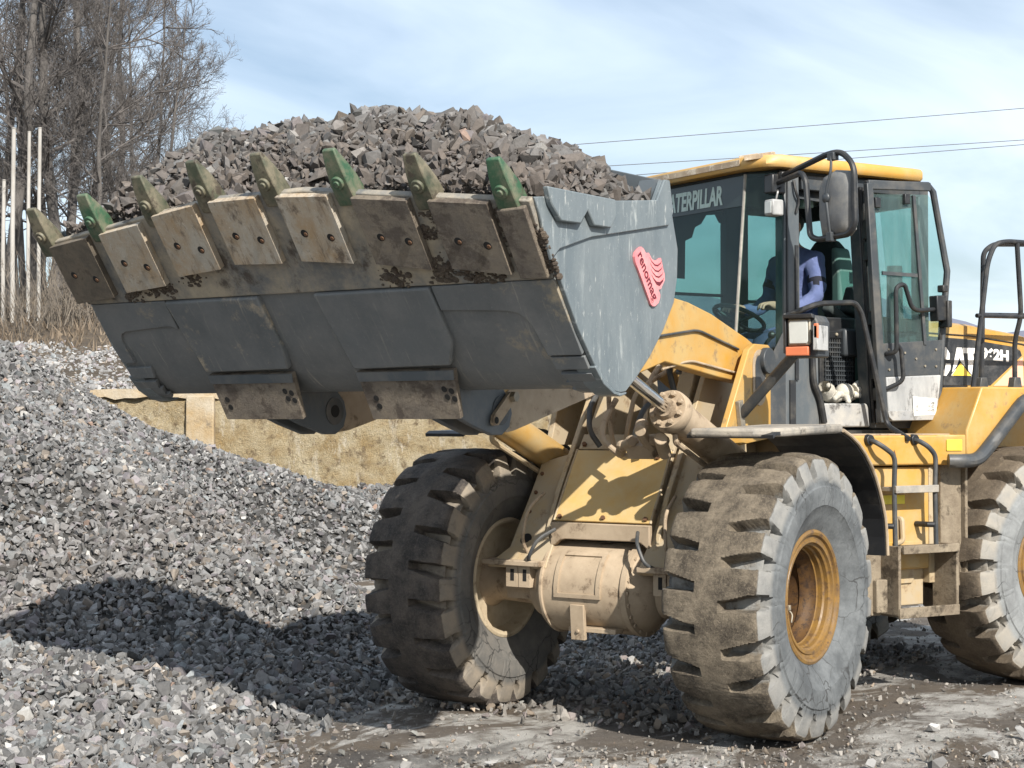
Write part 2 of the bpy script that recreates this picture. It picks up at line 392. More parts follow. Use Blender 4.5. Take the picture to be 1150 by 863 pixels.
def rim_mb(deep=.20, turn=1):
    m = MB()
    # multi-piece rim: outer flange ring, lock ring steps, gutter, deep barrel, disc, far flange
    pr = [(.222, .385), (.245, .398), (.262, .392), (.268, .376), (.262, .362), (.246, .356), (.244, .338), (.252, .333), (.252, .318), (.236, .312),
          (.228, .300), (.205, .297), (.195, .288), (.165, .286), (.160, .278)]
    m.lathe(pr, (0, 0, 0), (0, 1, 0), 72); m.mat(1)
    m.lathe([(.160, .278), (.12, .274), (.10, .262), (.06, .258), (.05, .268), (-.02, .27), (-.035, .255), (-.10, .25), (-.125, .235), (-.14, .19), (-.145, .13), (-.12, .125), (-.115, .0)], (0, 0, 0), (0, 1, 0), 72); m.mat(0)
    pr2 = [(-.222, .385), (-.245, .398), (-.262, .392), (-.268, .376), (-.262, .362), (-.246, .352), (-.22, .345), (-.18, .33), (-.17, .30), (-.165, .27), (-.16, .2), (-.16, .12), (-.16, 0)]
    m.lathe(pr2, (0, 0, 0), (0, 1, 0), 72)
    return m
TY = tyre_mesh()
rim_proto = None
def wheel(loc, rz, tmat, rmat, label, valve=False):
    global rim_proto
    e = empty('wheel', loc, loader); e.rotation_euler = (0, 0, rz)
    if label: e['label'] = label
    ty = bpy.data.objects.new('tyre', TY); COL.objects.link(ty); ty.parent = e
    if not TY.materials: TY.materials.append(M['tyre_mud'])
    ty.material_slots[0].link = 'OBJECT'; ty.material_slots[0].material = tmat
    if rim_proto is None:
        rim_proto = rim_mb().build('rim', [M['rim'], M['rim_in']], e, smooth=28); rim_ = rim_proto
    else:
        rim_ = bpy.data.objects.new('rim', rim_proto.data); COL.objects.link(rim_); rim_.parent = e
    rim_.material_slots[0].link = 'OBJECT'; rim_.material_slots[0].material = rmat
    if valve:
        m = MB(); a = R(212)
        c = V((-.30 * math.sin(a) * 0 - .285, .235, -.085))
        c = V((.292, .225, -.075))
        m.box(c, (.012, .03, .10)); m.box(c + V((-.012, .0, .035)), (.02, .05, .03)); m.tube(fillet([c + V((-.01, .0, .03)), c + V((-.03, .03, .0)), c + V((-.012, .03, -.05))], .02), .006, 6)
        m.build('valve', M['bolt'], e, bevel=.003)
    return e
# far wheels are turned half round so that their dished side faces outwards too
wheel((.02, TW + .04, TR - .012), 0, M['tyre_mud'], M['rim'], 'front wheel with a mud crusted tread and ochre rim', True)
wheel((-.02, -TW, TR - .012), math.pi, M['tyre_shaded'], M['rim_beige'], 'front wheel with a tread toned dark for shade, its inner side showing')
a0 = R(-23.717)
for sx in (1, -1):
    p = REAR @ V((-1.69, sx * 1.06, TR - .012))
    wheel(p, a0 + (0 if sx > 0 else math.pi), M['tyre_rear'], M['rim'], None)

# ---------------------------------------------------------------- bucket
L0 = V((3.185, 0, 2.82)); DD = V((-.593, 0, -.805)); NN = V((.805, 0, -.593))
def FP(y, t, o=0.0): return L0 + DD * t + NN * o + V((0, y, 0))
prof = [(3.143, 2.755), (2.804, 2.271), (2.667, 2.116), (2.62, 2.08), (2.58, 2.053), (2.54, 2.032), (2.494, 2.018), (2.44, 2.014), (2.396, 2.018), (2.34, 2.045), (2.28, 2.085),
        (2.161, 2.182), (2.03, 2.315), (1.932, 2.448), (1.90, 2.57), (1.895, 2.707), (1.94, 2.86), (2.0, 3.01)]
def seg_pts(prof):  # polyline with its inward normals
    P = [V((x, 0, z)) for x, z in prof]; out = []
    for i, p in enumerate(P):
        d = (P[min(i + 1, len(P) - 1)] - P[max(i - 1, 0)]).normalized(); out.append((p, V((-d.z, 0, d.x))))
    return out
m = MB()
sp = seg_pts(prof); ys = (-1.474, 1.474)
cen = V((2.5, 0, 2.7))
def inw(p, n): return n if n.dot(cen - p) > 0 else -n
outer = [p for p, n in sp]; inner = [p + inw(p, n) * .035 for p, n in sp]
poly = outer + inner[::-1]
for i in range(len(outer) - 1):
    q = [outer[i], outer[i + 1], inner[i + 1], inner[i]]
    for y0, y1 in ((-1.474, 1.474),):
        m.add([V((a.x, y0, a.z)) for a in (outer[i], outer[i + 1])] + [V((a.x, y1, a.z)) for a in (outer[i + 1], outer[i])], [(0, 1, 2, 3)])
        m.add([V((a.x, y0, a.z)) for a in (inner[i], inner[i + 1])] + [V((a.x, y1, a.z)) for a in (inner[i + 1], inner[i])], [(3, 2, 1, 0)])
bucket = m.build('bucket', M['bucket'], loader, smooth=25, solid=0.0)
bucket['label'] = 'grey rock bucket raised level in front of the cab'
# top guard above the back of the bucket
m = MB()
m.prism([(-1.474, 2.98), (1.474, 2.98), (1.474, 3.035), (1.10, 3.135), (-1.10, 3.135), (-1.474, 3.035)], 'x', 1.975, 2.0)
m.build('spill_guard', M['slate'], bucket, bevel=.004)
# side plates
sidep = [(3.185, 2.82), (3.143, 2.755), (2.804, 2.271), (2.667, 2.116), (2.58, 2.045), (2.494, 2.0), (2.44, 1.993), (2.39, 1.998), (2.29, 2.065), (2.161, 2.168), (2.03, 2.30), (1.922, 2.442), (1.888, 2.57), (1.882, 2.707), (1.94, 2.88), (1.995, 3.03), (2.04, 3.028), (2.115, 2.92), (2.49, 2.878), (2.95, 2.85)]
upper = [(3.187, 2.822), (3.146, 2.757), (3.052, 2.56), (2.985, 2.615), (2.72, 2.69), (2.0, 2.812), (1.955, 2.88), (1.99, 3.032), (2.042, 3.03), (2.117, 2.922), (2.49, 2.88), (2.95, 2.852)]
wshape = [(3.13, 2.872), (2.56, 2.875), (2.55, 2.80), (2.60, 2.74), (2.745, 2.738), (2.80, 2.80), (2.86, 2.735), (3.02, 2.732), (3.10, 2.80)]
for s in (1, -1):
    m = MB(); m.prism(sidep, 'y', s * 1.476, s * 1.50)
    # crescent shoe along the heel edge
    m.prism([(2.66, 2.115), (2.58, 2.043), (2.494, 1.998), (2.44, 1.991), (2.39, 1.996), (2.40, 1.985), (2.45, 1.975), (2.51, 1.985), (2.60, 2.03), (2.675, 2.105)], 'y', s * 1.40, s * 1.508)
    sd = m.build('side_plate', M['bucket_side'], bucket, bevel=.004)
    if s > 0: SIDE = sd
    m = MB(); m.prism(upper, 'y', s * 1.501, s * 1.516); m.build('side_doubler', M['bucket_side'], bucket, bevel=.004)
    m = MB(); m.prism(wshape, 'y', s * 1.517, s * 1.548); m.build('side_cutter', M['bucket_side'], bucket, bevel=.006)
    # gusset between side and guard
    m = MB(); m.prism([(2.0, 2.9), (2.10, 2.9), (2.02, 3.04), (2.0, 3.04)], 'y', s * 1.36, s * 1.475) ; m.build('gusset', M['slate'], bucket, bevel=.004)
# thick lip plate with spade nose
def tl(y): return -.155 + max(0, abs(y) - .3) / 1.2 * .155
ypts = [-1.52, -.3, .3, 1.52]
m = MB()
lip = [FP(-1.505, .0), FP(-.3, -.155), FP(.3, -.155), FP(1.505, .0), FP(1.475, .395), FP(-1.5, .395)]
m.slab([p + NN * .028 for p in lip], -NN * .04)
m.build('lip_plate', M['bucket_dirty'], bucket, bevel=.006)
# corner lip with a dirt edge on the near end
m = MB(); m.slab([FP(1.335, .02, .03), FP(1.485, .015, .03), FP(1.47, .375, .03), FP(1.325, .37, .03)], NN * .028)
m.build('corner_shoe', M['plate_mud'], bucket, bevel=.006)
# straps running down the floor and turning into the hinge brackets
ST = ((-.92, -.275, -.875, -.29), (.09, .79, .135, .73))
for (a, b_, c, d) in ST:
    m = MB(); m.slab([FP(a, .40, .001), FP(b_, .40, .001), FP(b_ + .01, .70, .001), FP(d, .835, .001), FP(c, .845, .001)], NN * .042)
    m.build('floor_strap', M['bucket'] if a > 0 else M['strap_mud'], bucket, bevel=.010)
# frames at both ends of the floor around a smooth hollow
rfr = [(.80, .40), (1.475, .397), (1.475, .80), (1.29, .80), (1.285, .74), (1.272, .66), (1.255, .60), (1.22, .563), (1.17, .55), (1.10, .545), (.80, .53)]
lfr = [(-1.475, .397), (-.93, .40), (-.93, .575), (-.96, .56), (-1.0, .553), (-1.32, .575), (-1.365, .59), (-1.385, .62), (-1.39, .66), (-1.385, .78), (-1.475, .78)]
for poly in (rfr, lfr):
    m = MB(); m.slab([FP(y, t, .001) for y, t in poly], NN * .028); m.build('floor_frame', M['bucket'], bucket, bevel=.003)
m = MB(); q = FP
for s in (1, -1):
    m = MB()
    m.slab([FP(s * 1.475, .815, .001), FP(s * 1.475, .885, .001), FP(s * 1.30, .885, .001), FP(s * 1.29, .815, .001)], NN * .02)
    m.build('heel_block', M['bucket'], bucket, bevel=.003)
    m = MB()
    pts = [V((2.645, 0, 2.092)), V((2.60, 0, 2.058)), V((2.55, 0, 2.028)), V((2.50, 0, 2.012))]
    for i in range(3):
        pa, pb = pts[i], pts[i + 1]; nn = V((pa.z - pb.z, 0, pb.x - pa.x)).normalized() * .02
        if nn.z > 0: nn = -nn
        m.slab([pa + V((0, s * 1.31, 0)), pa + V((0, s * 1.475, 0)), pb + V((0, s * 1.475, 0)), pb + V((0, s * 1.335, 0))], nn)
    m.build('heel_block', M['bucket'], bucket, bevel=0)
# bolt-on wear plates between the teeth
PL = [(-1.366, -.005, 'plate_dark', .018), (-.957, -.055, 'plate', .0), (-.533, -.13, 'plate', 0), (-.122, -.158, 'plate', 0), (.307, -.142, 'plate', 0), (.74, -.09, 'plate_mud', 0), (1.155, -.04, 'plate_mud', 0)]
for c, t0, mk, _ in PL:
    m = MB(); sk = (tl(c + .15) - tl(c - .15))
    h = .362; w = .152
    m.slab([FP(c - w, t0 - sk / 2, .029), FP(c + w, t0 + sk / 2, .029), FP(c + w - .015, t0 + sk / 2 + h, .029), FP(c - w - .012, t0 - sk / 2 + h - .012, .029)], NN * .036)
    m.mat(1)
    for dy, dt in ((-.07, .20), (.075, .215)):
        p = FP(c + dy, t0 + dt + dy * .12, .0655); m.cyl(p, p + NN * .0015, .021, .021, 14)
    m.mat(2)
    for dy, dt in ((-.07, .20), (.075, .215)):
        p = FP(c + dy + .006, t0 + dt + dy * .12 + .005, .066); m.cyl(p, p + NN * .004, .012, .010, 6)
    m.build('wear_plate', [M[mk], M['hole'], M['rust']], bucket, bevel=.005)
# teeth
TYS = [(-1.555, 'tooth_worn'), (-1.135, 'tooth'), (-.70, 'tooth_worn'), (-.30, 'tooth_worn'), (.115, 'tooth_worn'), (.545, 'tooth'), (.975, 'tooth_worn'), (1.395, 'tooth')]
for k, (c, mk) in enumerate(TYS):
    m = MB(); b0 = tl(c) + (.065 if abs(c) < 1.3 else .075)
    ln = (.285, .27, .28, .275, .275, .285, .275, .275)[k]
    # station list along the tooth: t, half width, outer o, inner o
    stn = [(b0, .056, .040, -.02), (b0 - .05, .056, .046, -.055), (b0 - .12, .053, .046, -.045), (b0 - .2, .046, .040, -.022), (b0 - ln, .036, .026, .004)]
    vs = []; fs = []
    for (t, hw, oo, oi) in stn:
        vs += [FP(c - hw, t, oo), FP(c + hw, t, oo), FP(c + hw * .9, t, oi), FP(c - hw * .9, t, oi)]
    n = len(stn)
    for i in range(n - 1):
        for j in range(4): fs.append((i * 4 + j, i * 4 + (j + 1) % 4, i * 4 + 4 + (j + 1) % 4, i * 4 + 4 + j))
    fs += [(0, 1, 2, 3), (n * 4 - 4, n * 4 - 3, n * 4 - 2, n * 4 - 1)]
    m.add(vs, fs)
    th = m.build('tooth', M[mk], bucket, bevel=.007)
    m = MB(); p = FP(c - .002, b0 - .125, .044); m.cyl(p, p + NN * .014, .034, .031, 20); m.cyl(p + NN * .012, p + NN * .022, .017, .014, 12)
    m.build('bolt', M[mk], bucket, bevel=.002)
# mud lumps clinging below the wear plates and at the near corner
m = MB(); rr = random.Random(3)
def lump(c, r):
    m.ball(c, r, (rr.uniform(.7, 1.4), rr.uniform(.8, 1.6), rr.uniform(.6, 1.1)), 6, 4)
for (y0, y1, t0, t1, n) in ((-1.15, -.35, .27, .37, 34), (.55, 1.32, .30, .37, 40), (1.28, 1.36, .02, .36, 22), (.87, 1.0, .03, .34, 30), (1.455, 1.50, .05, .37, 34)):
    cl = [(rr.uniform(y0, y1), rr.uniform(t0, t1)) for _ in range(max(4, n // 6))]
    for _ in range(n * 7):
        cy_, ct_ = rr.choice(cl); yy = cy_ + rr.gauss(0, .035); tt_ = ct_ + rr.gauss(0, .02)
        lump(FP(min(max(yy, y0 - .02), y1 + .01), min(max(tt_, t0 - .015), t1 + .02), .028), abs(rr.gauss(0, .0055)) + .003)
mo = m.build('mud_clods', M['mudlump'], bucket, smooth=0); mo['kind'] = 'stuff'
# hinge brackets: wear pads, ear plates, pins
PIN = V((2.17, 0, 1.915))
for (y0, y1, yp0, yp1) in ((-.875, -.29, -.86, -.345), (.135, .73, .14, .66)):
    m = MB()
    a, b_ = V((2.672, 0, 2.118)), V((2.545, 0, 1.885)); dv = (b_ - a); nn = V((-dv.z, 0, dv.x)).normalized()
    if nn.x < 0: nn = -nn
    m.mat(0).slab([a + V((0, y0, 0)), a + V((0, y1, 0)), b_ + V((0, yp1 + .02, 0)), b_ + V((0, yp0, 0))], nn * .03)
    m.mat(1)
    for yy, f in ((y0 + .07, .55), (y0 + .075, .72), (y1 - .09, .38), (y1 - .085, .54), (y1 - .05, .42), (y1 - .045, .58)):
        p = a + dv * f + V((0, yy, 0)) + nn * .0305; m.cyl(p, p + nn * .002, .017, .016, 12)
    m.build('wear_pad', [M['plate_mud'], M['hole']], bucket, bevel=.005)
    m = MB(); tb = a + nn * .031; te = a + dv * .19 + nn * .031
    m.slab([tb + V((0, y0 - .002, 0)), tb + V((0, y1 + .002, 0)), te + V((0, y1 - .012, 0)), te + V((0, y0 - .002, 0))], nn * .004)
    m.build('pad_rim', M['slate'], bucket)
earp = [(2.60, 2.05), (2.54, 1.88), (2.42, 1.84), (2.24, 1.79), (2.155, 1.79), (2.09, 1.83), (2.065, 1.90), (2.085, 1.97), (2.15, 2.03), (2.22, 2.13), (2.40, 2.03)]
def ear(y0, y1, pin=False):
    m = MB(); m.prism(earp, 'y', y0, y1); 
    o = m.build('hinge_ear', M['slate'], bucket, bevel=.006)
    s = 1
    m = MB()
    m.mat(0).cyl((PIN.x, max(y0, y1), PIN.z), (PIN.x, max(y0, y1) + .004, PIN.z), .075, .075, 28)
    m.mat(1).cyl((PIN.x, max(y0, y1) + .004, PIN.z), (PIN.x, max(y0, y1) + .007, PIN.z), .034, .034, 20)
    m.build('pin_boss', [M['charcoal'], M['hole']], bucket, bevel=.002)
for s in (1, -1):
    ear(s * .452, s * .490); ear(s * .605, s * .640)
# retainer bar with bolts on the near ear
m = MB(); y = .646
a, b_ = V((2.245, y, 1.865)), V((2.10, y, 1.985)); d = (b_ - a).normalized(); w = V((-d.z, 0, d.x)) * .032
m.slab([a + w, a + w * .3 - d * .03, a - w * .3 - d * .03, a - w, b_ - w, b_ - w * .3 + d * .03, b_ + w * .3 + d * .03, b_ + w], (0, .02, 0))
m.mat(1); m.cyl(b_ + V((0, .02, 0)), b_ + V((0, .045, 0)), .03, .028, 6); m.mat(2); m.cyl(a + V((0, .02, 0)), a + V((0, .023, 0)), .018, .018, 14)
m.build('pin_retainer', [M['beige'], M['bolt'], M['hole']], bucket, bevel=.004)
# underside box between brackets, linking to the heel
for s in (1, -1):
    m = MB(); m.prism([(2.53, 1.90), (2.60, 2.06), (2.30, 2.06), (2.18, 1.97), (2.28, 1.93)], 'y', s * .49 if s > 0 else -.605, .604 if s > 0 else -.49)
    m.build('bracket_web', M['charcoal'], bucket)
for y in (-.80, .18):
    m = MB(); m.prism([(2.66, 2.10), (2.545, 1.885), (2.50, 1.87), (2.10, 1.95), (2.20, 2.13)], 'y', y, y + .035); m.build('bracket_web', M['slate'], bucket, bevel=.004)
# badge
m = MB(); BY = 1.5
def bxz(zx, zy):      # measured badge plan -> bucket side coordinates (m)
    return (2.450 - zx * .000795, 2.7043 + zx * .0000557 - zy * .000394)
outl = [(232, 80), (200, 105), (165, 150), (155, 200), (165, 270), (200, 360), (345, 770), (370, 800), (400, 800), (440, 760), (460, 700), (462, 660), (440, 600), (470, 590), (520, 480), (515, 400), (498, 340), (485, 270), (470, 210), (440, 235), (400, 250), (360, 225), (322, 150), (290, 165), (262, 105)]
m.mat(0).prism([bxz(*q) for q in outl], 'y', BY + .001, BY + .013)
m.mat(1)
for k in range(4):
    xo = 330 + k * 8; yo = 205 + k * 70
    arc = [(xo, yo), (xo + 25, yo + 45), (xo + 62, yo + 85), (xo + 100, yo + 92), (xo + 138, yo + 62), (xo + 150, yo + 38)]
    th = [0, 10, 16, 18, 12, 0]
    if k == 3: th = [0, 16, 40, 48, 26, 0]
    pl = arc + [(x, y_ + t) for (x, y_), t in list(zip(arc, th))[::-1][1:-1]]
    m.prism([bxz(*q) for q in pl], 'y', BY + .0132, BY + .0142)
p0 = V((bxz(188, 185)[0], BY + .0132, bxz(188, 185)[1])); p1 = V((bxz(378, 745)[0], BY + .0132, bxz(378, 745)[1]))
ux = (p1 - p0); uy = V((0, 1, 0)).cross(ux).normalized()
put_text(m, 'renomag', p0, ux, uy, .072, .0015, .0012, fit=ux.length)
m.build('badge', [M['pink'], M['maroon']], bucket, bevel=0)

# ---------------------------------------------------------------- lift arms, levers and cylinders
armp = [(2.17, 1.835), (2.24, 1.86), (2.265, 1.93), (2.22, 1.99), (1.95, 2.22), (1.55, 2.45), (.95, 2.60), (.45, 2.615), (.10, 2.585), (-.20, 2.53), (-.70, 2.395), (-.80, 2.36), (-.85, 2.30), (-.84, 2.22), (-.78, 2.14), (-.66, 2.105), (-.30, 2.135), (.05, 2.175), (.39, 2.212), (.70, 2.135), (1.03, 2.043), (1.986, 1.811), (2.08, 1.80)]
for s in (1, -1):
    m = MB(); m.prism(armp, 'y', s * .497, s * .598)
    o = m.build('lift_arm', M['yellow_clean'] if s > 0 else M['beige'], loader, bevel=.008)
    if s < 0: o['label'] = 'lift arm caked in pale dust'
    # pivot pin end
    m = MB(); m.cyl((-.74, s * .40, 2.25), (-.74, s * .74, 2.25), .085, .085, 26); m.build('pivot_pin', M['charcoal'], loader, bevel=.005)
# underside dust plate on the near arm's lower run
m = MB(); m.prism([(2.06, 1.803), (2.14, 1.825), (2.20, 1.93), (1.75, 2.19), (.95, 2.36), (1.03, 2.047), (1.984, 1.815)], 'y', .599, .604); m.build('arm_doubler', M['beige'], loader, bevel=.002)
# cross tube between the arms
m = MB(); m.cyl((.95, -.50, 2.32), (.95, .50, 2.32), .13, .13, 28); m.build('cross_tube', M['beige'], loader)
# tilt lever and link in the middle
m = MB(); m.prism([(.85, 2.95), (1.05, 2.98), (1.25, 2.5), (1.50, 2.22), (1.48, 2.12), (1.40, 2.09), (1.30, 2.15), (.95, 2.42)], 'y', -.11, .11); m.build('tilt_lever', M['yellow'], loader, bevel=.01)
m = MB(); m.tube([(1.43, 0, 2.16), (1.98, 0, 2.36)], .06, 14); m.build('bucket_link', M['charcoal'], loader)
m = MB(); m.cyl((.95, 0, 2.9), (-.15, 0, 2.45), .045, .045, 18); m.build('tilt_rod', M['chrome'], loader)
m = MB(); m.cyl((.25, 0, 2.615), (-.85, 0, 2.165), .10, .10, 28); m.build('tilt_cylinder', M['yellow'], loader)
def lift_cyl(s, mats):
    A = V((1.35, s * .66, 2.275)); G = V((.455, s * .66, 1.925)); d = (G - A).normalized(); B = G + d * 1.05
    root = MB().lathe([(-.02, .06), (-.02, .118), (.0, .128), (.055, .128), (.07, .118), (.075, .105), (.2, .103), (1.0, .103), (1.03, .09), (1.03, 0)], G, d, 32).build('lift_cylinder', mats[0], loader, smooth=35)
    MB().cyl(A, G + d * .05, .037, .037, 24).build('piston_rod', M['chrome'], root)
    MB().lathe([(-.055, .0372), (-.055, .058), (-.02, .066), (-.018, .10)], G, d, 28).build('rod_gland', mats[0], root)
    u = d.cross(V((0, 1, 0))).normalized(); w = d.cross(u)
    for k in range(8):
        m = MB()
        a = 2 * math.pi * (k + .4) / 8; c = G + (u * math.cos(a) + w * math.sin(a)) * .095 - d * .02
        m.cyl(c, c - d * .026, .017, .016, 6); m.build('bolt', mats[0], root, bevel=.003)
    m = MB(); 
    o = u * .13 if u.z < 0 else -u * .13
    m.tube(fillet([G + d * .12 + o * .8, G + d * .14 + o * 1.15, G + d * .9 + o * 1.1, G + d * .95 + o * .7], .05), .017, 8)
    m.build('oil_pipe', M['beige'] if s > 0 else M['yellow_dusty'], root)
    return root
lift_cyl(1, [M['beige']]); lift_cyl(-1, [M['yellow']])
# hose elbows under the near cylinder
m = MB()
m.tube(fillet([(.52, .50, 1.80), (.42, .45, 1.84), (.36, .42, 1.78), (.26, .44, 1.70)], .05), .035, 12)
m.tube(fillet([(.45, .60, 1.76), (.35, .55, 1.73), (.25, .52, 1.66)], .05), .04, 12)
m.tube(fillet([(.32, .33, 1.74), (.22, .20, 1.70), (.14, .14, 1.66)], .05), .032, 12)
m.box((.24, .36, 1.69), (.10, .18, .09), (0, .4, 0)); m.box((.145, .33, 1.652), (.03, .40, .018), (0, .5, 0))
for c in ((.44, .47, 1.84), (.30, .47, 1.75), (.37, .57, 1.745), (.24, .22, 1.71), (.27, .30, 1.74)): m.ball(c, .045, (1, 1, .8), 8, 6)
m.build('valve_fittings', M['beige'], loader, bevel=.006)
m = MB(); 
m.tube(fillet([(-.10, -.03, 2.0), (.02, -.05, 1.86), (.06, -.04, 1.74), (.10, .10, 1.66)], .1, 8), .019, 10)
m.tube(fillet([(-.40, .12, 2.22), (-.20, .15, 2.10), (-.12, .16, 1.86), (-.02, .22, 1.70)], .1, 8), .02, 10)
m.build('hydraulic_hose', M['beige'], loader)
m = MB()
m.tube(fillet([(-.55, .20, 2.30), (-.28, .28, 2.33), (-.18, .30, 2.22), (-.25, .32, 2.0)], .12, 8), .02, 10)
m.tube(fillet([(-.55, .30, 2.36), (-.22, .38, 2.34), (-.14, .40, 2.16)], .12, 8), .02, 10)
m.build('hydraulic_hose', M['charcoal'], loader)

# ---------------------------------------------------------------- front frame (loader tower)
def CP(y, z, o=0.0):   # sloping front of the tower
    x = -.15 + (1.665 - z) * .622
    return V((x, y, z)) + V((.849, 0, .528)) * o
m = MB(); m.slab([CP(-.34, 1.665), CP(.355, 1.665), CP(.35, 1.225), CP(-.345, 1.225)], V((.849, 0, .528)) * .018)
fr = m.build('tower_cover', M['yellow_cover'], loader, bevel=.004)
for q in (CP(-.31, 1.245, .018), CP(.01, 1.245, .018), CP(.315, 1.245, .018), CP(-.30, 1.70, .018), CP(.27, 1.62, .018)): bolts(MB(), [q], (.849, 0, .528), .016, .016).build('bolt', M['rust'], fr)
m = MB(); m.slab([CP(-.34, 1.675), CP(.355, 1.675), CP(.355, 1.77), CP(-.335, 1.77)], V((.849, 0, .528)) * .012)
m.build('upper_cover', M['yellow_dusty'], loader, bevel=.003)
# tower side walls, in pairs
for s in (1, -1):
    m = MB()
    yi, yo = s * .225, s * .337
    m.prism([(.10, 1.22), (-.22, 1.72), (-.45, 2.12), (-.50, 2.28), (-.95, 2.30), (-1.2, 1.1), (.0, 1.1)], 'y', yi, yo)
    m.build('tower_wall', M['yellow_dusty'], loader, bevel=.006)
    # inner pivot cheek and outer flange
    m = MB(); m.prism([(-.165, 1.68), (-.40, 2.06), (-.58, 2.34), (-.70, 2.40), (-.90, 2.38), (-1.0, 2.2), (-1.1, 1.1), (-.1, 1.0), (.12, 1.05), (.15, 1.12), (.02, 1.4)], 'y', s * .385, s * .42)
    m.build('tower_cheek', M['yellow_dusty'], loader, bevel=.005)
    # flange plate running down to the axle pad
    m = MB()
    m.slab([CP(s * .345, 1.70, -.05), CP(s * .635, 1.62, -.05), CP(s * .645, 1.40, -.05), CP(s * .665, 1.08, -.05), CP(s * .78, .955, -.03), CP(s * .33, .955, -.03), CP(s * .345, 1.2, -.05)], V((-.849, 0, -.528)) * .03)
    fl = m.build('tower_flange', M['yellow_dusty'], loader, bevel=.006)
    m = MB(); c = CP(s * .56, 1.13, -.049); n = V((.849, 0, .528)); m.lathe([(.0, .0), (.0, .042)], c, n, 24); m.lathe([(0, .03), (.002, .03), (.002, 0)], c, n, 24)
    m.build('flange_hole', M['hole'], fl)
    m = MB(); m.slab([CP(s * .635, 1.66, -.06), CP(s * .64, 1.40, -.06), CP(s * .66, 1.08, -.06), V((-.55, s * .66, 1.05)), V((-.65, s * .64, 1.66))], (0, -s * .03, 0)); m.build('tower_side', M['yellow_dusty'], loader, bevel=.004)
    # axle pad and blocks
    m = MB(); m.box((.16, s * .57, .962), (.30, .44, .035)); m.box((.10, s * .57, 1.0), (.22, .34, .05), (0, .35, 0)); m.build('axle_pad', M['beige'], loader, bevel=.006)
    m = MB()
    for dy in (.49, .585):
        m.box((.21, s * dy, .875), (.12, .088, .135)); 
    m.mat(1)
    for dy in (.49, .585): m.box((.2705, s * dy + .005, .885), (.004, .028, .075))
    m.build('axle_blocks', [M['beige'], M['hole']], loader, bevel=.005)
# apron under the cover with its arch
arch = [(-.355, 1.222), (.36, 1.222), (.36, 1.075), (.335, 1.085), (.30, 1.112), (.26, 1.118), (-.25, 1.118), (-.29, 1.11), (-.325, 1.08), (-.36, 1.07)]
m = MB(); m.prism(arch, 'x', .125, .165); m.build('apron', M['beige'], loader, bevel=.006)
m = MB(); m.box((-.35, 0, 1.02), (.7, .6, .5)); m.build('frame_core', M['interior'], loader)
# near pivot tower plate beside the cab, with its pin slot
m = MB(); m.prism([(-.19, 1.80), (-.52, 2.315), (-.60, 2.355), (-.80, 2.355), (-.835, 2.335), (-.835, 1.75), (-.3, 1.7)], 'y', .655, .70)
tp = m.build('pivot_plate', M['yellow_clean'], loader, bevel=.006); 
m = MB()
def slot(cx, cz, r, h, n=8):
    return [(cx + r * math.cos(math.pi * k / n), cz + h / 2 + r * math.sin(math.pi * k / n)) for k in range(n + 1)] + [(cx + r * math.cos(math.pi + math.pi * k / n), cz - h / 2 + r * math.sin(math.pi + math.pi * k / n)) for k in range(n + 1)]
m.mat(0).prism(slot(-.66, 2.14, .095, .17), 'y', .701, .706); m.mat(1).prism(slot(-.665, 2.145, .07, .14), 'y', .7065, .709)
m.build('pin_slot', [M['beige'], M['charcoal']], tp)
m = MB(); m.prism([(-.30, 1.70), (-.52, 2.315), (-.83, 2.335), (-.835, 1.7)], 'y', -.70, -.655); m.build('pivot_plate', M['yellow_dusty'], loader, bevel=.006)

# plumbing and weld detail on the tower
def hose(pts, r, mat, name='hydraulic_hose', rad=.08):
    return MB().tube(fillet(pts, rad, 7), r, 9).build(name, M[mat], loader)
for s in (1, -1):
    hose([(-.28, s * .27, 2.05), (-.05, s * .20, 1.95), (.0, s * .17, 1.80), (-.05, s * .12, 1.70)], .018, 'charcoal')
    hose([(-.35, s * .20, 2.18), (-.12, s * .10, 2.05), (-.08, s * .06, 1.80), (-.10, s * .04, 1.68)], .016, 'beige')
    hose([(.05, s * .48, 1.40), (.22, s * .50, 1.30), (.25, s * .52, 1.10), (.18, s * .50, .99)], .011, 'beige', 'brake_line')
    hose([(.20, s * .30, 1.18), (.32, s * .36, 1.12), (.33, s * .42, 1.0), (.24, s * .46, .96)], .012, 'charcoal', 'brake_line')
    MB().tube([CP(s * .345, 1.67, .012), CP(s * .352, 1.44, .012), CP(s * .350, 1.225, .012)], .009, 7).build('weld_bead', M['yellow_dusty'], loader)
    for z in (1.30, 1.42, 1.54): bolts(MB(), [CP(s * .60, z, -.05)], (.849, 0, .528), .013, .014).build('bolt', M['rust'], loader)
hose([(.36, .56, 2.17), (.10, .61, 2.23), (-.30, .61, 2.19), (-.60, .61, 2.16)], .008, 'beige', 'grease_line')
hose([(1.0, .61, 2.30), (.5, .61, 2.36), (.0, .61, 2.42), (-.55, .61, 2.32)], .008, 'charcoal', 'grease_line')
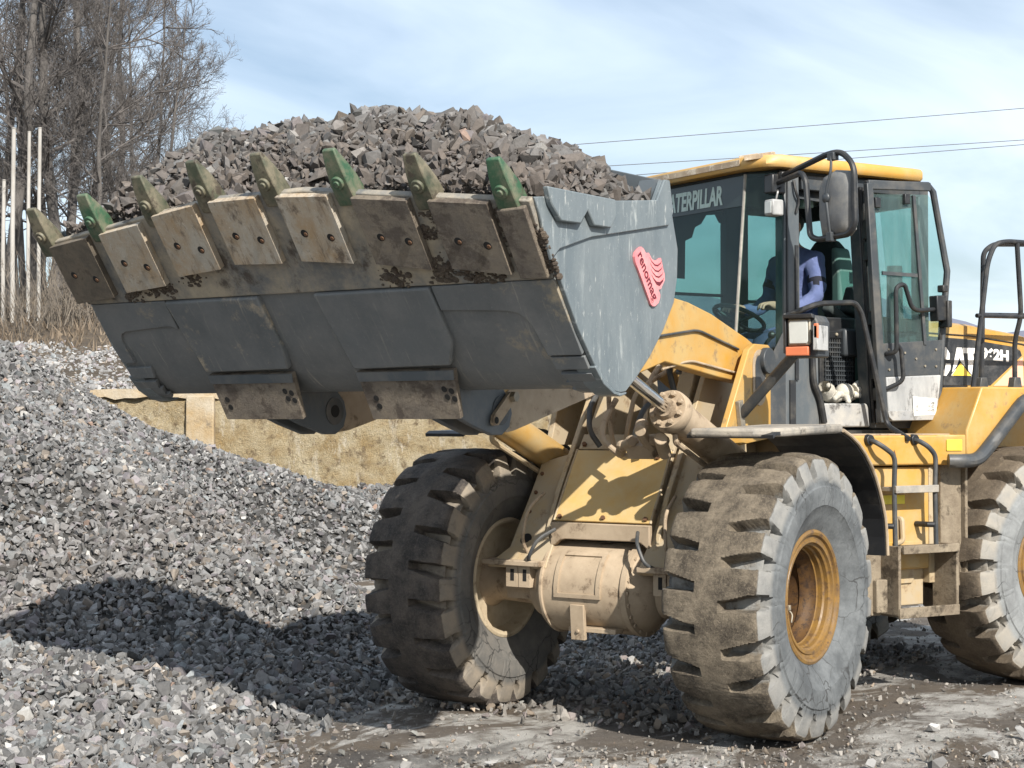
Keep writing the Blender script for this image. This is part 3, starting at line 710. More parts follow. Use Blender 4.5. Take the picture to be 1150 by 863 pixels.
# ---------------------------------------------------------------- front axle
m = MB()
pr = [(-.46, .12), (-.455, .20), (-.40, .225), (-.36, .268), (-.33, .292), (-.32, .30), (-.305, .30), (-.30, .287), (-.22, .287), (.20, .285), (.25, .275), (.262, .29), (.30, .29), (.31, .262), (.36, .23), (.42, .17), (.44, .12)]
m.lathe(pr, (0, -.04, .812), (0, 1, 0), 56)
ax = m.build('axle_housing', M['beige'], loader, smooth=28)
b0 = None
for k in range(22):
    a = 2 * math.pi * k / 22
    for yy, r in ((.24, .278), (-.345, .283)):
        c = V((r * math.cos(a) * .97, yy + .011, .812 + r * math.sin(a) * .97))
        if b0 is None: b0 = MB().cyl((0, -.023, 0), (0, .023, 0), .013, .013, 6).build('bolt', M['beige'], ax); b0.location = c
        else:
            q = b0.copy(); COL.objects.link(q); q.parent = ax; q.location = c
# inspection cover: curved frame on the barrel of the housing
m = MB()
def hp(y, a, r): return V((r * math.cos(R(a)), y - .04, .812 + r * math.sin(R(a))))
def patch(y0, y1, a0_, a1_, r, n=6):
    m.sheet([[hp(y0, a0_ + (a1_ - a0_) * i / n, r) for i in range(n + 1)], [hp(y1, a0_ + (a1_ - a0_) * i / n, r) for i in range(n + 1)]])
def rimmed(y0, y1, a0_, a1_, r0, r1, n=6):
    A = [a0_ + (a1_ - a0_) * i / n for i in range(n + 1)]
    m.sheet([[hp(y0, a, r0) for a in A], [hp(y0, a, r1) for a in A], [hp(y1, a, r1) for a in A], [hp(y1, a, r0) for a in A]])
    for a in (a0_, a1_): m.add([hp(y0, a, r0), hp(y0, a, r1), hp(y1, a, r1), hp(y1, a, r0)], [(0, 1, 2, 3)])
rimmed(-.21, .125, 45, 50, .28, .300); rimmed(-.21, .125, -9, -4, .28, .300); rimmed(-.21, -.18, -4, 45, .28, .300); rimmed(.095, .125, -4, 45, .28, .300)
patch(-.18, .095, -4, 45, .289)
m.build('inspection_frame', M['beige'], ax, smooth=20)
m = MB(); m.box((.262, -.09, .615), (.03, .10, .22), (0, .08, 0)); m.box((.20, .0, .568), (.10, .34, .03)); m.cyl((.262, -.085, .56), (.285, -.085, .56), .012, .012, 10)
m.build('drain_bracket', M['beige'], ax, bevel=.004)
for s in (1, -1):
    m = MB(); m.lathe([(.40, .17), (.46, .145), (.62, .13), (.80, .12), (.86, .13), (.90, .165), (.98, .18), (1.02, .17)], (0, 0, .81), (0, s, 0), 30)
    m.prism([(-.10, .70), (.12, .72), (.13, .90), (-.10, .92)], 'y', s * .40, s * .72)
    m.build('axle_tube', M['beige'], loader, bevel=0, smooth=35)

# ---------------------------------------------------------------- front mudguards
for s in (1, -1):
    fp = [(.50, 1.782), (.46, 1.80), (-.36, 1.815), (-.46, 1.805), (-.58, 1.77), (-.70, 1.72), (-.80, 1.66), (-.89, 1.59), (-.97, 1.51), (-1.03, 1.43), (-1.085, 1.34), (-1.13, 1.24), (-1.155, 1.12), (-1.165, 1.0)]
    m = MB(); n = len(fp); yo_ = 1.35 if s > 0 else 1.10
    ofs = []
    for i in range(n):
        a = V((fp[max(i - 1, 0)][0], 0, fp[max(i - 1, 0)][1])); b_ = V((fp[min(i + 1, n - 1)][0], 0, fp[min(i + 1, n - 1)][1])); d = (b_ - a).normalized()
        ofs.append(V((d.z, 0, -d.x)) * .02)
    top = [V((x, 0, z)) for x, z in fp]
    for i in range(n - 1):
        m.slab([top[i] + V((0, s * .80, 0)), top[i + 1] + V((0, s * .80, 0)), top[i + 1] + V((0, s * yo_, 0)), top[i] + V((0, s * yo_, 0))], ((ofs[i] + ofs[i + 1]) / 2) * (1 if ofs[i].z < 0 else -1))
    mg = m.build('mudguard', M['black'], loader, weld=False, smooth=0)
    if s < 0: continue
    m = MB()    # thick dusty top and rolled lip
    m.slab([(.54, s * .84, 1.768), (.53, s * 1.24, 1.768), (.47, s * 1.32, 1.77), (.36, s * 1.368, 1.772), (-.34, s * 1.382, 1.80), (-.44, s * 1.37, 1.79), (-.44, s * .84, 1.79), (.20, s * .82, 1.77)], (0, 0, .052))
    m.build('mudguard_lip', M['fender'], mg, bevel=.018, seg=3)
    m = MB(); m.tube([V((x, s * 1.36, z)) for x, z in fp[3:]], .012, 8); m.build('mudguard_edge', M['beige'], mg)

# ---------------------------------------------------------------- work lamp on the near tower plate
m = MB(); A = V((-.375, .72, 1.905)); B = V((-.27, 1.13, 2.27))
m.tube([A, B], .034, 14); m.mat(1).box(A + V((.01, -.005, .0)), (.06, .03, .17), (0, .2, 0)); m.build('lamp_pole', [M['charcoal'], M['bolt']], loader, bevel=.004)
lamp = MB()
hood = lamp.prism([(1.095, 2.245), (1.30, 2.245), (1.305, 2.46), (1.28, 2.50), (1.12, 2.505), (1.095, 2.48)], 'x', -.40, -.215).build('work_lamp', M['charcoal'], loader, bevel=.012)
m = MB(); m.slab([(-.214, 1.10, 2.475), (-.214, 1.29, 2.475), (-.214, 1.29, 2.50), (-.214, 1.10, 2.50)], (.05, 0, .006)); m.slab([(-.214, 1.096, 2.27), (-.214, 1.112, 2.27), (-.214, 1.112, 2.495), (-.214, 1.096, 2.495)], (.035, 0, 0)); m.build('lamp_visor', M['black'], hood, bevel=.004)
m = MB()
lc = V((-.214, 1.195, 2.40))
m.prism([(lc.y - .075, lc.z - .085), (lc.y + .062, lc.z - .085), (lc.y + .075, lc.z - .07), (lc.y + .07, lc.z + .08), (lc.y - .07, lc.z + .08), (lc.y - .08, lc.z + .06)], 'x', -.213, -.192)
m.build('lamp_bezel', M['bolt'], hood, bevel=.008)
m = MB(); m.prism([(lc.y - .062, lc.z - .072), (lc.y + .05, lc.z - .072), (lc.y + .06, lc.z - .055), (lc.y + .056, lc.z + .066), (lc.y - .056, lc.z + .066), (lc.y - .066, lc.z + .05)], 'x', -.1915, -.184)
m.build('lamp_lens', M['lamp'], hood, bevel=.004)
m = MB(); m.box((-.195, 1.185, 2.282), (.035, .15, .055)); m.build('indicator', M['orange'], hood, bevel=.006)
m = MB(); m.box((-.24, 1.312, 2.36), (.16, .03, .15)); m.mat(1).box((-.17, 1.315, 2.40), (.02, .028, .09)); m.build('lamp_bracket', [M['door_grey'], M['orange']], hood, bevel=.005)
# ================================================================== REAR HALF (own frame, turned at the hitch)
X = REAR
cab = empty('cab', (0, 0, 0), loader)
def RB(mb, name, mat, parent=None, **k): return mb.build(name, mat, parent or loader, X=X, **k)
# lower body of the cab
m = MB()
m.prism([(.56, 1.83), (.50, 2.16), (.42, 2.20), (.38, 2.34), (.06, 2.34), (.05, 1.83)], 'y', .735, .775)
RB(m, 'side_panel', M['slate'], cab, bevel=.008)
m = MB(); m.prism([(.56, 1.83), (.56, 2.18), (.36, 2.50), (.36, 1.83)], 'y', .776, .781); RB(m, 'corner_trim', M['charcoal'], cab)
m = MB(); m.box((.545, -.02, 1.98), (.05, 1.12, .42)); m.prism([(.57, .54), (.40, .772), (.35, .77), (.52, .5)], 'z', 1.80, 2.20); RB(m, 'front_panel', M['charcoal'], cab, bevel=.006)
m = MB(); m.prism([(.6, -.5), (.6, .5), (.40, .76), (-1.0, .76), (-1.0, -.76), (.40, -.76)], 'z', 1.74, 1.80); RB(m, 'cab_floor', M['black'], cab)
# pillars
def post(quad_b, quad_t, zb, zt, name='pillar', mat='charcoal', bev=.008):
    m = MB(); vs = [(x, y, zb) for x, y in quad_b] + [(x, y, zt) for x, y in quad_t]
    m.add(vs, [(0, 1, 2, 3), (4, 5, 6, 7), (0, 1, 5, 4), (1, 2, 6, 5), (2, 3, 7, 6), (3, 0, 4, 7)])
    return RB(m, name, M[mat], cab, bevel=bev)
for s in (1, -1):
    post([(.375, s * .69), (.375, s * .78), (.225, s * .78), (.225, s * .69)], [(.365, s * .69), (.365, s * .78), (.235, s * .78), (.235, s * .69)], 2.341, 3.56, 'front_pillar', 'slate')
m = MB(); m.box((.262, .783, 2.60), (.028, .012, .92)); m.box((.345, .783, 2.95), (.012, .01, 1.22)); m.box((.30, .783, 1.99), (.05, .01, .30)); RB(m, 'door_seal', M['black'], cab)
post([(-.42, .68), (-.42, .78), (-.62, .78), (-.62, .68)], [(-.30, .68), (-.30, .78), (-.46, .78), (-.46, .68)], 1.81, 3.56, 'door_pillar', 'charcoal')
m = MB(); m.tube([(-.435, .795, 1.85), (-.315, .795, 3.5)], .012, 8); m.tube([(-.50, .80, 1.85), (-.375, .80, 3.5)], .016, 8); m.tube([(-.47, .79, 1.85), (-.345, .79, 3.5)], .01, 8); RB(m, 'door_seal', M['black'], cab)
for z in (2.05, 2.20, 2.42, 2.58, 3.05, 3.2): 
    m = MB(); x = -.455 + (z - 1.85) * .075; m.box((x, .815, z), (.05, .05, .09 if z < 3 else .13)); m.cyl((x - .01, .83, z - .07), (x - .01, .83, z + .07), .016, .016, 10); RB(m, 'hinge', M['black'], cab, bevel=.004)
for s in (1, -1):
    post([(-.90, s * .70), (-.90, s * .78), (-1.0, s * .78), (-1.0, s * .70)], [(-.90, s * .70), (-.90, s * .78), (-1.0, s * .78), (-1.0, s * .70)], 1.81, 3.56, 'rear_pillar')
post([(-.34, -.70), (-.34, -.78), (-.56, -.78), (-.56, -.70)], [(-.34, -.70), (-.34, -.78), (-.56, -.78), (-.56, -.70)], 1.81, 3.56, 'far_pillar', 'interior')
# near side behind the door opening, far side and back
m = MB(); m.box((-.78, .76, 2.15), (.30, .03, .68)); RB(m, 'rear_side_panel', M['charcoal'], cab)
m = MB(); m.box((-.25, -.76, 2.14), (1.25, .03, .68)); m.box((-.10, -.755, 2.835), (.55, .025, .022)); m.box((-.73, -.755, 2.80), (.3, .025, .022)); RB(m, 'far_side_panel', M['interior'], cab)
m = MB(); m.box((-.985, 0, 2.16), (.03, 1.44, .72)); RB(m, 'back_panel', M['interior'], cab); m = MB(); m.box((-.985, 0, 3.49), (.03, 1.44, .14)); RB(m, 'back_header', M['interior'], cab)
# lining, header rails
m = MB(); m.prism([(.50, -.50), (.50, .50), (.36, .74), (-.96, .74), (-.96, -.74), (.36, -.74)], 'z', 3.535, 3.575); RB(m, 'headliner', M['interior'], cab)
m = MB(); m.box((-.05, .745, 3.50), (.5, .05, .10)); m.box((-.69, .75, 3.52), (.46, .06, .10)); m.box((-.3, -.75, 3.52), (1.3, .05, .08))
m.slab([(.30, .60, 3.53), (-.42, .60, 3.53), (-.42, .70, 3.36), (.30, .70, 3.40)], (0, .02, 0)); RB(m, 'header_rail', M['charcoal'], cab, bevel=.006)
# irregular lining and blinds hanging at the far window top
m = MB(); pl = [(.28, 3.54), (.28, 2.95), (.04, 2.95), (.035, 3.24), (-.03, 3.27), (-.06, 3.35), (-.12, 3.38), (-.17, 3.45), (-.26, 3.46), (-.30, 3.40), (-.36, 3.39), (-.36, 3.54)]
m.prism(pl, 'y', -.745, -.735); RB(m, 'sun_blind', M['interior'], cab)
# roof with chamfered corners and a slight crown
rp = [(.60, -.62), (.60, .62), (.545, .80), (.46, .855), (-.86, .86), (-.90, .82), (-.90, -.82), (-.86, -.86), (.46, -.855), (.545, -.80)]
m = MB(); n = len(rp)
rows = [[(x * k - .2 * (1 - k), y * k, z) for x, y in rp] for k, z in ((.985, 3.577), (1.0, 3.595), (1.0, 3.636), (.988, 3.656), (.94, 3.668), (.6, 3.685), (.0, 3.69))]
vs = [p for r in rows for p in r]
fs = [(i * n + j, i * n + (j + 1) % n, (i + 1) * n + (j + 1) % n, (i + 1) * n + j) for i in range(len(rows) - 1) for j in range(n)] + [tuple(range(n))[::-1]]
m.add(vs, fs)
M['roof'] = worn('roof_yellow', (.55, .30, .06), (.48, .35, .17), .4, 1.8, .45, dirt2=(.45, .37, .28), amt2=.12, scale2=6, bstr=.15)
RB(m, 'roof', M['roof'], cab, smooth=40)
m = MB(); m.slab([(.604, -.60, 3.60), (.604, .60, 3.60), (.548, .79, 3.60), (.548, .79, 3.64), (.604, .6, 3.64), (.604, -.60, 3.64)][:2] + [(.604, .60, 3.642), (.604, -.60, 3.642)], (.004, 0, 0))
for c in ((.52, .60, 3.665), (.56, .70, 3.65), (.50, .74, 3.66)): m.box(c, (.08, .13, .035), (.1, .1, .7))
RB(m, 'front_peel', worn('peeling_primer', (.50, .40, .28), (.30, .22, .15), .5, 7, .8, dirt2=(.70, .62, .5), amt2=.3, scale2=9), cab, bevel=.006)
# glazing
def pane(name, pts, mat, th=.006):
    n = (V(pts[1]) - V(pts[0])).cross(V(pts[2]) - V(pts[0])).normalized()
    m = MB(); m.slab(pts, n * th); return RB(m, name, M[mat], cab, smooth=0)
pane('windscreen', [(.585, -.52, 2.19), (.585, .50, 2.19), (.50, .535, 3.555), (.50, -.55, 3.555)], 'glass_front')
pane('quarter_glass', [(.582, .515, 2.19), (.385, .772, 2.19), (.385, .776, 3.555), (.502, .548, 3.555)], 'glass_front')
pane('quarter_glass', [(.582, -.535, 2.19), (.385, -.772, 2.19), (.385, -.776, 3.555), (.502, -.565, 3.555)], 'glass_front')
m = MB(); m.tube([(.590, .508, 2.19), (.507, .542, 3.555)], .012, 8); RB(m, 'glass_seal', worn('perished_seal', (.34, .32, .28), (.2, .19, .17), .5, 8, .7), cab)
m = MB(); m.slab([(.520, -.54, 3.34), (.520, .528, 3.34), (.509, .535, 3.55), (.509, -.548, 3.55)], (.004, 0, 0)); RB(m, 'shade_band', M['band'], cab)
m = MB(); put_text(m, 'CATERPILLAR', (.525, -.375, 3.375), (0, 1, 0), (-.07, 0, .997), .185, .001, .006, fit=.69); RB(m, 'maker_name', M['letters'], cab)
m = MB(); m.tube([(.60, -.50, 2.205), (.60, .49, 2.205), (.40, .77, 2.20)], .022, 8); m.slab([(.60, .06, 2.42), (.60, .49, 2.205), (.60, .06, 2.205)], (.02, 0, 0)); RB(m, 'glass_seal', M['black'], cab)
pane('side_window', [(.22, -.765, 2.48), (.22, -.765, 3.50), (-.34, -.765, 3.50), (-.34, -.765, 2.48)], 'glass')
pane('side_window', [(-.56, -.765, 2.48), (-.56, -.765, 3.50), (-.90, -.765, 3.50), (-.90, -.765, 2.48)], 'glass')
pane('rear_window', [(-.985, -.70, 2.52), (-.985, .70, 2.52), (-.985, .70, 3.42), (-.985, -.70, 3.42)], 'glass')
pane('rear_quarter_window', [(-.64, .765, 2.50), (-.90, .765, 2.50), (-.90, .765, 3.47), (-.52, .765, 3.47)], 'glass')
# far side front pillar seen dark through the glass
# inside: seat, console, wheel
m = MB(); m.box((-.42, .03, 2.36), (.50, .50, .14)); m.box((-.40, .03, 2.22), (.34, .38, .18)); m.box((-.42, .03, 2.02), (.28, .3, .40))
seat = RB(m, 'seat', M['seat'], bevel=.035, seg=3)
m = MB(); m.prism([(-.17, 2.40), (.25, 2.40), (.27, 2.75), (.24, 2.98), (.19, 3.15), (.12, 3.215), (-.04, 3.215), (-.11, 3.15), (-.16, 2.98), (-.19, 2.75)], 'x', -.76, -.64)
RB(m, 'backrest', M['seat'], seat, bevel=.035, seg=3)
m = MB(); m.prism([(.16, 2.62), (.262, 2.62), (.26, 2.95), (.21, 3.14), (.16, 3.15)], 'x', -.775, -.62); RB(m, 'backrest_bolster', M['headrest'], seat, bevel=.025, seg=3)
m = MB(); m.box((-.50, .40, 2.60), (.36, .09, .07), (0, -.5, .1)); m.box((-.62, .42, 2.72), (.18, .10, .20), (0, -.35, 0)); m.box((-.70, .45, 2.55), (.16, .16, .30)); RB(m, 'armrest', M['seat'], seat, bevel=.02)
m = MB(); m.box((-.50, .50, 2.42), (.30, .20, .20)); RB(m, 'seat_console', M['charcoal'], seat, bevel=.02)
m = MB(); m.ball((.34, -.24, 2.42), .20, (1.0, 1.35, .65), 16, 10); m.box((.40, -.20, 2.25), (.22, .5, .25)); m.tube([(.42, .10, 2.0), (.28, .10, 2.52)], .04, 10)
RB(m, 'dashboard', M['console'], cab, bevel=.02)
m = MB()
wc = V((.20, .10, 2.60)); wn = V((-.45, 0, .89)); u = wn.cross(V((0, 1, 0))).normalized(); w = wn.cross(u)
m.tube([wc + (u * math.cos(a) + w * math.sin(a)) * .19 for a in np.linspace(0, 2 * math.pi, 29)], .016, 8)
for a in (0.4, 2.5, 4.6): m.tube([wc - wn * .04, wc + (u * math.cos(a) + w * math.sin(a)) * .185], .012, 6)
m.cyl(wc - wn * .25, wc, .03, .025, 10); RB(m, 'steering_wheel', M['black'], cab)
m = MB(); m.tube(fillet([(.18, .32, 2.12), (.16, .33, 2.40), (.12, .36, 2.46)], .05), .014, 8); m.ball((.12, .36, 2.47), .028, (1, 1, 1), 8, 6); RB(m, 'lever', M['black'], cab)
m = MB(); m.box((.02, .60, 3.38), (.10, .08, .06)); RB(m, 'inner_mirror', M['headrest'], cab, bevel=.01)
# entry step and speaker box
m = MB(); m.prism([(.04, 1.82), (-.40, 1.82), (-.385, 1.955), (-.37, 1.985), (.03, 1.985), (.045, 1.955)], 'y', .30, .80); RB(m, 'entry_step', M['step_grey'], cab, bevel=.012)
m = MB(); m.box((-.34, .44, 2.30), (.34, .20, .60)); RB(m, 'storage_box', M['black'], cab, bevel=.01)
m = MB(); 
for i in range(11): m.box((-.34, .552, 2.12 + i * .033), (.27, .012, .009))
for i in range(13): m.box((-.47 + i * .0215, .548, 2.285), (.006, .012, .35))
RB(m, 'speaker_grille', M['charcoal'], cab)
m = MB(); m.box((-.34, .556, 2.475), (.30, .02, .05)); m.mat(1).ball((-.30, .57, 2.475), .014, (1, 1, 1), 8, 6).ball((-.42, .57, 2.475), .014, (1, 1, 1), 8, 6); RB(m, 'box_lid', [M['black'], M['bolt']], cab, bevel=.004)
m = MB(); m.tube(fillet([(.13, .79, 2.34), (.125, .80, 2.12), (.07, .80, 2.03), (.03, .80, 1.85)], .1, 8), .022, 10); RB(m, 'door_gasket', M['black'], cab)
# open door, swung back along the machine
# door plane: hinge edge to free edge
H0 = V((-.40, .88, 1.85)); 
def DP(x, z, o=0.0): 
    k = (-.30 - x) / .7; return V((x, .885 + .06 * k + o, z))
dout = [(-.285, 3.51), (-.84, 3.535), (-.885, 3.49), (-1.01, 2.93), (-.965, 2.50), (-.915, 1.90), (-.87, 1.84), (-.45, 1.835), (-.40, 1.88)]
din = [(-.335, 3.44), (-.825, 3.465), (-.855, 3.43), (-.965, 2.93), (-.925, 2.50), (-.90, 2.41), (-.41, 2.37)]
door = None
m = MB()
# frame as mitred bars
def bar_loop(pts, w, th, closed=False, y0=0):
    for i in range(len(pts) - 1):
        m.tube([DP(*pts[i]), DP(*pts[i + 1])], w, 8)
m.tube([DP(x, z) for x, z in dout[:6]], .024, 10)
m.slab([DP(-.262, 3.51), DP(-.315, 3.51), DP(-.445, 1.85), DP(-.375, 1.85)], (0, .04, 0))
m.slab([DP(-.285, 3.535), DP(-.84, 3.55), DP(-.84, 3.49), DP(-.29, 3.47)], (0, .03, 0))
door = RB(m, 'door', M['charcoal'], bevel=.006); door['label'] = 'glazed cab door standing open with a scuffed grey lower panel'
m = MB(); m.slab([DP(-.405, 2.40), DP(-.945, 2.44), DP(-.915, 2.19), DP(-.425, 2.17)], (0, .022, 0)); RB(m, 'door_panel', M['charcoal'], door, bevel=.004)
m = MB(); 
for x, z in ((-.46, 2.36), (-.46, 2.22), (-.70, 2.30), (-.88, 2.37), (-.88, 2.25), (-.60, 2.34), (-.78, 2.25)): p = DP(x, z, .0225); m.cyl(p, p + V((0, .008, 0)), .009, .009, 6)
RB(m, 'screw', M['bolt'], door)
m = MB(); m.slab([DP(-.43, 2.168), DP(-.925, 2.19), DP(-.885, 1.90), DP(-.86, 1.87), DP(-.48, 1.86), DP(-.45, 1.89)], (0, .03, 0)); RB(m, 'door_panel', M['door_grey'], door, bevel=.01)
m = MB(); m.slab([DP(-.44, 1.93, .031), DP(-.90, 1.945, .031), DP(-.885, 1.90, .031), DP(-.86, 1.87, .031), DP(-.48, 1.865, .031), DP(-.45, 1.89, .031)], (0, .006, 0)); RB(m, 'kick_strip', M['step_grey'], door, bevel=.003)
m = MB(); m.slab([DP(-.655, 2.035, .0375), DP(-.875, 2.02, .0375), DP(-.865, 1.905, .0375), DP(-.665, 1.90, .0375)], (0, .002, 0))
m.mat(1)
for zz in (1.99, 1.965, 1.94):
    for k in range(2): put_text(m, ('09-02', '11-08', '60-05')[int((zz * 40) % 3)] if k else ('08', '12', '06')[int((zz * 40) % 3)], DP(-.675 - k * .11, zz - .01, .0398), (-1, .14, 0), (0, 0, 1), .028, .0003)
RB(m, 'sticker', [M['sticker'], M['sticker_print']], door)
m = MB(); m.slab([DP(x, z, .008) for x, z in din], (0, .006, 0)); RB(m, 'door_glass', M['glass_door'], door, smooth=0)
m = MB(); m.slab([DP(-.675, 3.45, .016), DP(-.700, 3.45, .016), DP(-.795, 2.40, .016), DP(-.77, 2.40, .016)], (0, .014, 0)); m.slab([DP(-.405, 2.905, .016), DP(-.715, 2.90, .016), DP(-.717, 2.875, .016), DP(-.407, 2.88, .016)], (0, .012, 0)); RB(m, 'glazing_bar', M['charcoal'], door)
m = MB(); m.tube(fillet([DP(-.43, 2.33, .03), DP(-.46, 2.34, .10), DP(-.455, 2.79, .10), DP(-.53, 2.82, .10), DP(-.60, 2.66, .09), DP(-.66, 2.635, .08), DP(-.90, 2.655, .04)], .05, 6), .016, 10)
m.tube(fillet([DP(-.455, 2.40, .10), DP(-.50, 2.36, .10), DP(-.52, 2.14, .10), DP(-.43, 2.085, .03)], .05, 6), .016, 10)
RB(m, 'door_handle', M['black'], door)
m = MB(); m.box(DP(-.89, 2.66, .04), (.10, .08, .18), (0, .06, 0)); m.box(DP(-.945, 2.62, .05), (.045, .09, .19)); m.box(DP(-.93, 2.80, .04), (.05, .06, .05)); m.tube([DP(-.955, 2.6, .0), DP(-.945, 2.43, 0)], .02, 8); RB(m, 'lock', M['black'], door, bevel=.008)
for x, z in ((-.36, 3.38), (-.62, 3.42)): RB(MB().box(DP(x, z, .025), (.05, .03, .07)), 'catch', M['black'], door, bevel=.004)
# far-side mirror glimpsed behind the door
m = MB(); m.prism([(.0, -.09), (.05, -.13), (.10, -.10), (.11, .06), (.07, .13), (.02, .10)], 'x', 0, .05)
# mirror with its tube bracket
m = MB()
m.tube(fillet([(.40, .70, 3.50), (.45, 1.30, 3.60), (.45, 1.43, 3.60), (.45, 1.545, 3.50), (.45, 1.555, 3.12), (.45, 1.50, 3.06), (.45, 1.20, 3.05), (.45, 1.13, 3.08), (.45, 1.09, 3.45), (.45, 1.05, 3.51), (.42, .72, 3.47)], .09, 6), .02, 10)
mir = RB(m, 'wing_mirror', M['black']); mir['label'] = 'black wing mirror on a bent tube bracket'
m = MB(); pr = [(1.245, 3.06), (1.47, 3.055), (1.515, 3.09), (1.525, 3.40), (1.49, 3.47), (1.36, 3.49), (1.26, 3.46), (1.215, 3.38), (1.215, 3.2)]
for k, (e, x) in enumerate(((1.0, .405), (1.0, .435), (.93, .455), (.8, .468))): 
    pass
vs = []; n = len(pr); cy, cz = 1.37, 3.27
for e, x in ((1.0, .40), (1.0, .43), (.94, .455), (.75, .475), (.3, .48)): vs += [(x, cy + (a - cy) * e, cz + (b_ - cz) * e) for a, b_ in pr]
m.add(vs, [(i * n + j, i * n + (j + 1) % n, (i + 1) * n + (j + 1) % n, (i + 1) * n + j) for i in range(4) for j in range(n)] + [tuple(range(n)), tuple(range(4 * n, 5 * n))])
RB(m, 'mirror_shell', worn('mirror_shell', (.13, .135, .14), (.21, .205, .19), .4, 8, .6), mir, smooth=40)
m = MB(); vs = [(.398, cy + (a - cy) * .92, cz + (b_ - cz) * .94) for a, b_ in pr]; m.slab(vs, (-.003, 0, 0)); RB(m, 'mirror_glass', M['mirror'], mir)
m = MB(); m.tube(fillet([(.475, 1.36, 3.585), (.49, 1.375, 3.48), (.50, 1.34, 3.36), (.495, 1.33, 3.28)], .04), .010, 8); m.ball((.49, 1.325, 3.31), .035, (.6, 1, 1), 10, 8); m.tube([(.49, 1.33, 3.28), (.47, 1.345, 3.06)], .012, 8); m.box((.465, 1.345, 3.055), (.05, .05, .06)); m.box((.46, 1.36, 3.575), (.05, .06, .05)); RB(m, 'mirror_clamp', M['charcoal'], mir, bevel=.004)
m = MB(); m.box((.42, .745, 3.47), (.12, .09, .13)); m.box((.40, .80, 3.52), (.06, .06, .06)); RB(m, 'mirror_mount', M['black'], mir, bevel=.01)
m = MB(); m.box((.475, .80, 3.30), (.10, .09, .11)); cl = RB(m, 'cab_lamp', M['door_grey'], bevel=.012)
m = MB(); m.box((.528, .80, 3.30), (.006, .066, .08)); RB(m, 'lamp_lens', M['lamp'], cl, bevel=.003)
m = MB(); m.tube(fillet([(.46, .80, 3.35), (.44, .80, 3.42), (.40, .78, 3.45)], .03), .01, 6); m.tube(fillet([(.30, .80, 3.50), (.29, .81, 3.42), (.25, .80, 3.36), (.27, .79, 3.28)], .03), .01, 6); RB(m, 'lamp_cable', M['black'], cl)
# cab grab rail and its lower grips
m = MB(); m.tube(fillet([(.36, .80, 2.58), (.34, .88, 2.60), (.22, .95, 2.655), (-.12, .95, 2.675), (-.18, .95, 2.60), (-.365, 1.0, 1.83), (-.35, 1.22, 1.74)], .06, 6), .019, 10); RB(m, 'grab_rail', M['black'])
# ---------------------------------------------------------------- platform, ladder, tank
m = MB(); m.prism([(.34, .70), (.34, 1.18), (-.60, 1.20), (-.80, 1.30), (-.80, .70)], 'z', 1.562, 1.765); pf = RB(m, 'platform', M['yellow_clean'], bevel=.012)
m = MB(); m.prism([(-.615, 1.206), (-.802, 1.306), (-.85, 1.30), (-.85, .9), (-.7, .9)], 'z', 1.56, 1.768); RB(m, 'platform_corner', M['yellow_clean'], pf, bevel=.01)
m = MB(); m.slab([(-.20, 1.1875, 1.60), (-.275, 1.189, 1.60), (-.275, 1.189, 1.70), (-.20, 1.1875, 1.70)], (0, .003, 0)); m.mat(1).slab([(-.225, 1.191, 1.63), (-.255, 1.1915, 1.63), (-.24, 1.191, 1.67)], (0, .002, 0)); RB(m, 'sticker', [M['sticker'], M['rust']], pf)
m = MB(); m.slab([(-.68, 1.247, 1.66), (-.775, 1.297, 1.66), (-.775, 1.297, 1.735), (-.68, 1.247, 1.735)], (.002, .003, 0)); RB(m, 'sticker', M['sticker_yellow'], pf)
m = MB(); m.prism([(.34, 1.766), (-.85, 1.766), (-.85, 1.775), (.34, 1.775)], 'y', .70, 1.16); RB(m, 'tread_plate', M['beige'], pf)
# tank and steps
m = MB(); m.box((-.34, 1.02, 1.20), (.78, .26, .70)); tk = RB(m, 'side_tank', M['yellow'], bevel=.012)
m = MB(); m.prism([(-.08, .86), (-.50, .86), (-.50, 1.045), (-.08, 1.045)], 'y', 1.152, 1.165); RB(m, 'tank_cover', M['yellow'], tk, bevel=.006)
m = MB(); m.prism([(.02, .60), (-.60, .60), (-.60, 1.0), (.02, 1.0)], 'y', 1.06, 1.10); m.prism([(-.08, .75), (-.48, .75), (-.50, .78), (-.50, .94), (-.46, .98), (-.10, .98)], 'y', 1.101, 1.115); m.mat(1).cyl((-.42, 1.11, .90), (-.42, 1.13, .90), .035, .035, 14); RB(m, 'step_back', [M['yellow_dusty'], M['rust']], tk, bevel=.006)
m = MB(); m.slab([(-.14, 1.166, 1.30), (-.36, 1.166, 1.30), (-.36, 1.166, 1.36), (-.14, 1.166, 1.36)], (0, .002, 0)); RB(m, 'sticker', M['sticker_yellow'], tk)
m = MB()
m.box((-.33, 1.25, 1.405), (.40, .13, .03)); m.box((-.33, 1.31, 1.405), (.40, .02, .05)); RB(m, 'step', M['fender'], tk, bevel=.004)
m = MB(); m.box((-.40, 1.27, 1.005), (.52, .20, .03)); m.box((-.40, 1.37, 1.005), (.52, .02, .055)); RB(m, 'step', M['mudflap'], tk, bevel=.004)
m = MB(); m.box((-.66, 1.25, .80), (.025, .22, .46)); m.box((-.12, 1.25, .80), (.025, .22, .46)); m.box((-.39, 1.25, .575), (.56, .22, .03)); m.box((-.39, 1.36, .585), (.56, .02, .07)); RB(m, 'step_cage', M['mudflap'], tk, bevel=.004)
m = MB(); m.box((.02, 1.18, .86), (.14, .16, .58)); m.box((-.02, 1.25, .70), (.10, .10, .22)); RB(m, 'step_guard', M['mudflap'], tk, bevel=.008)
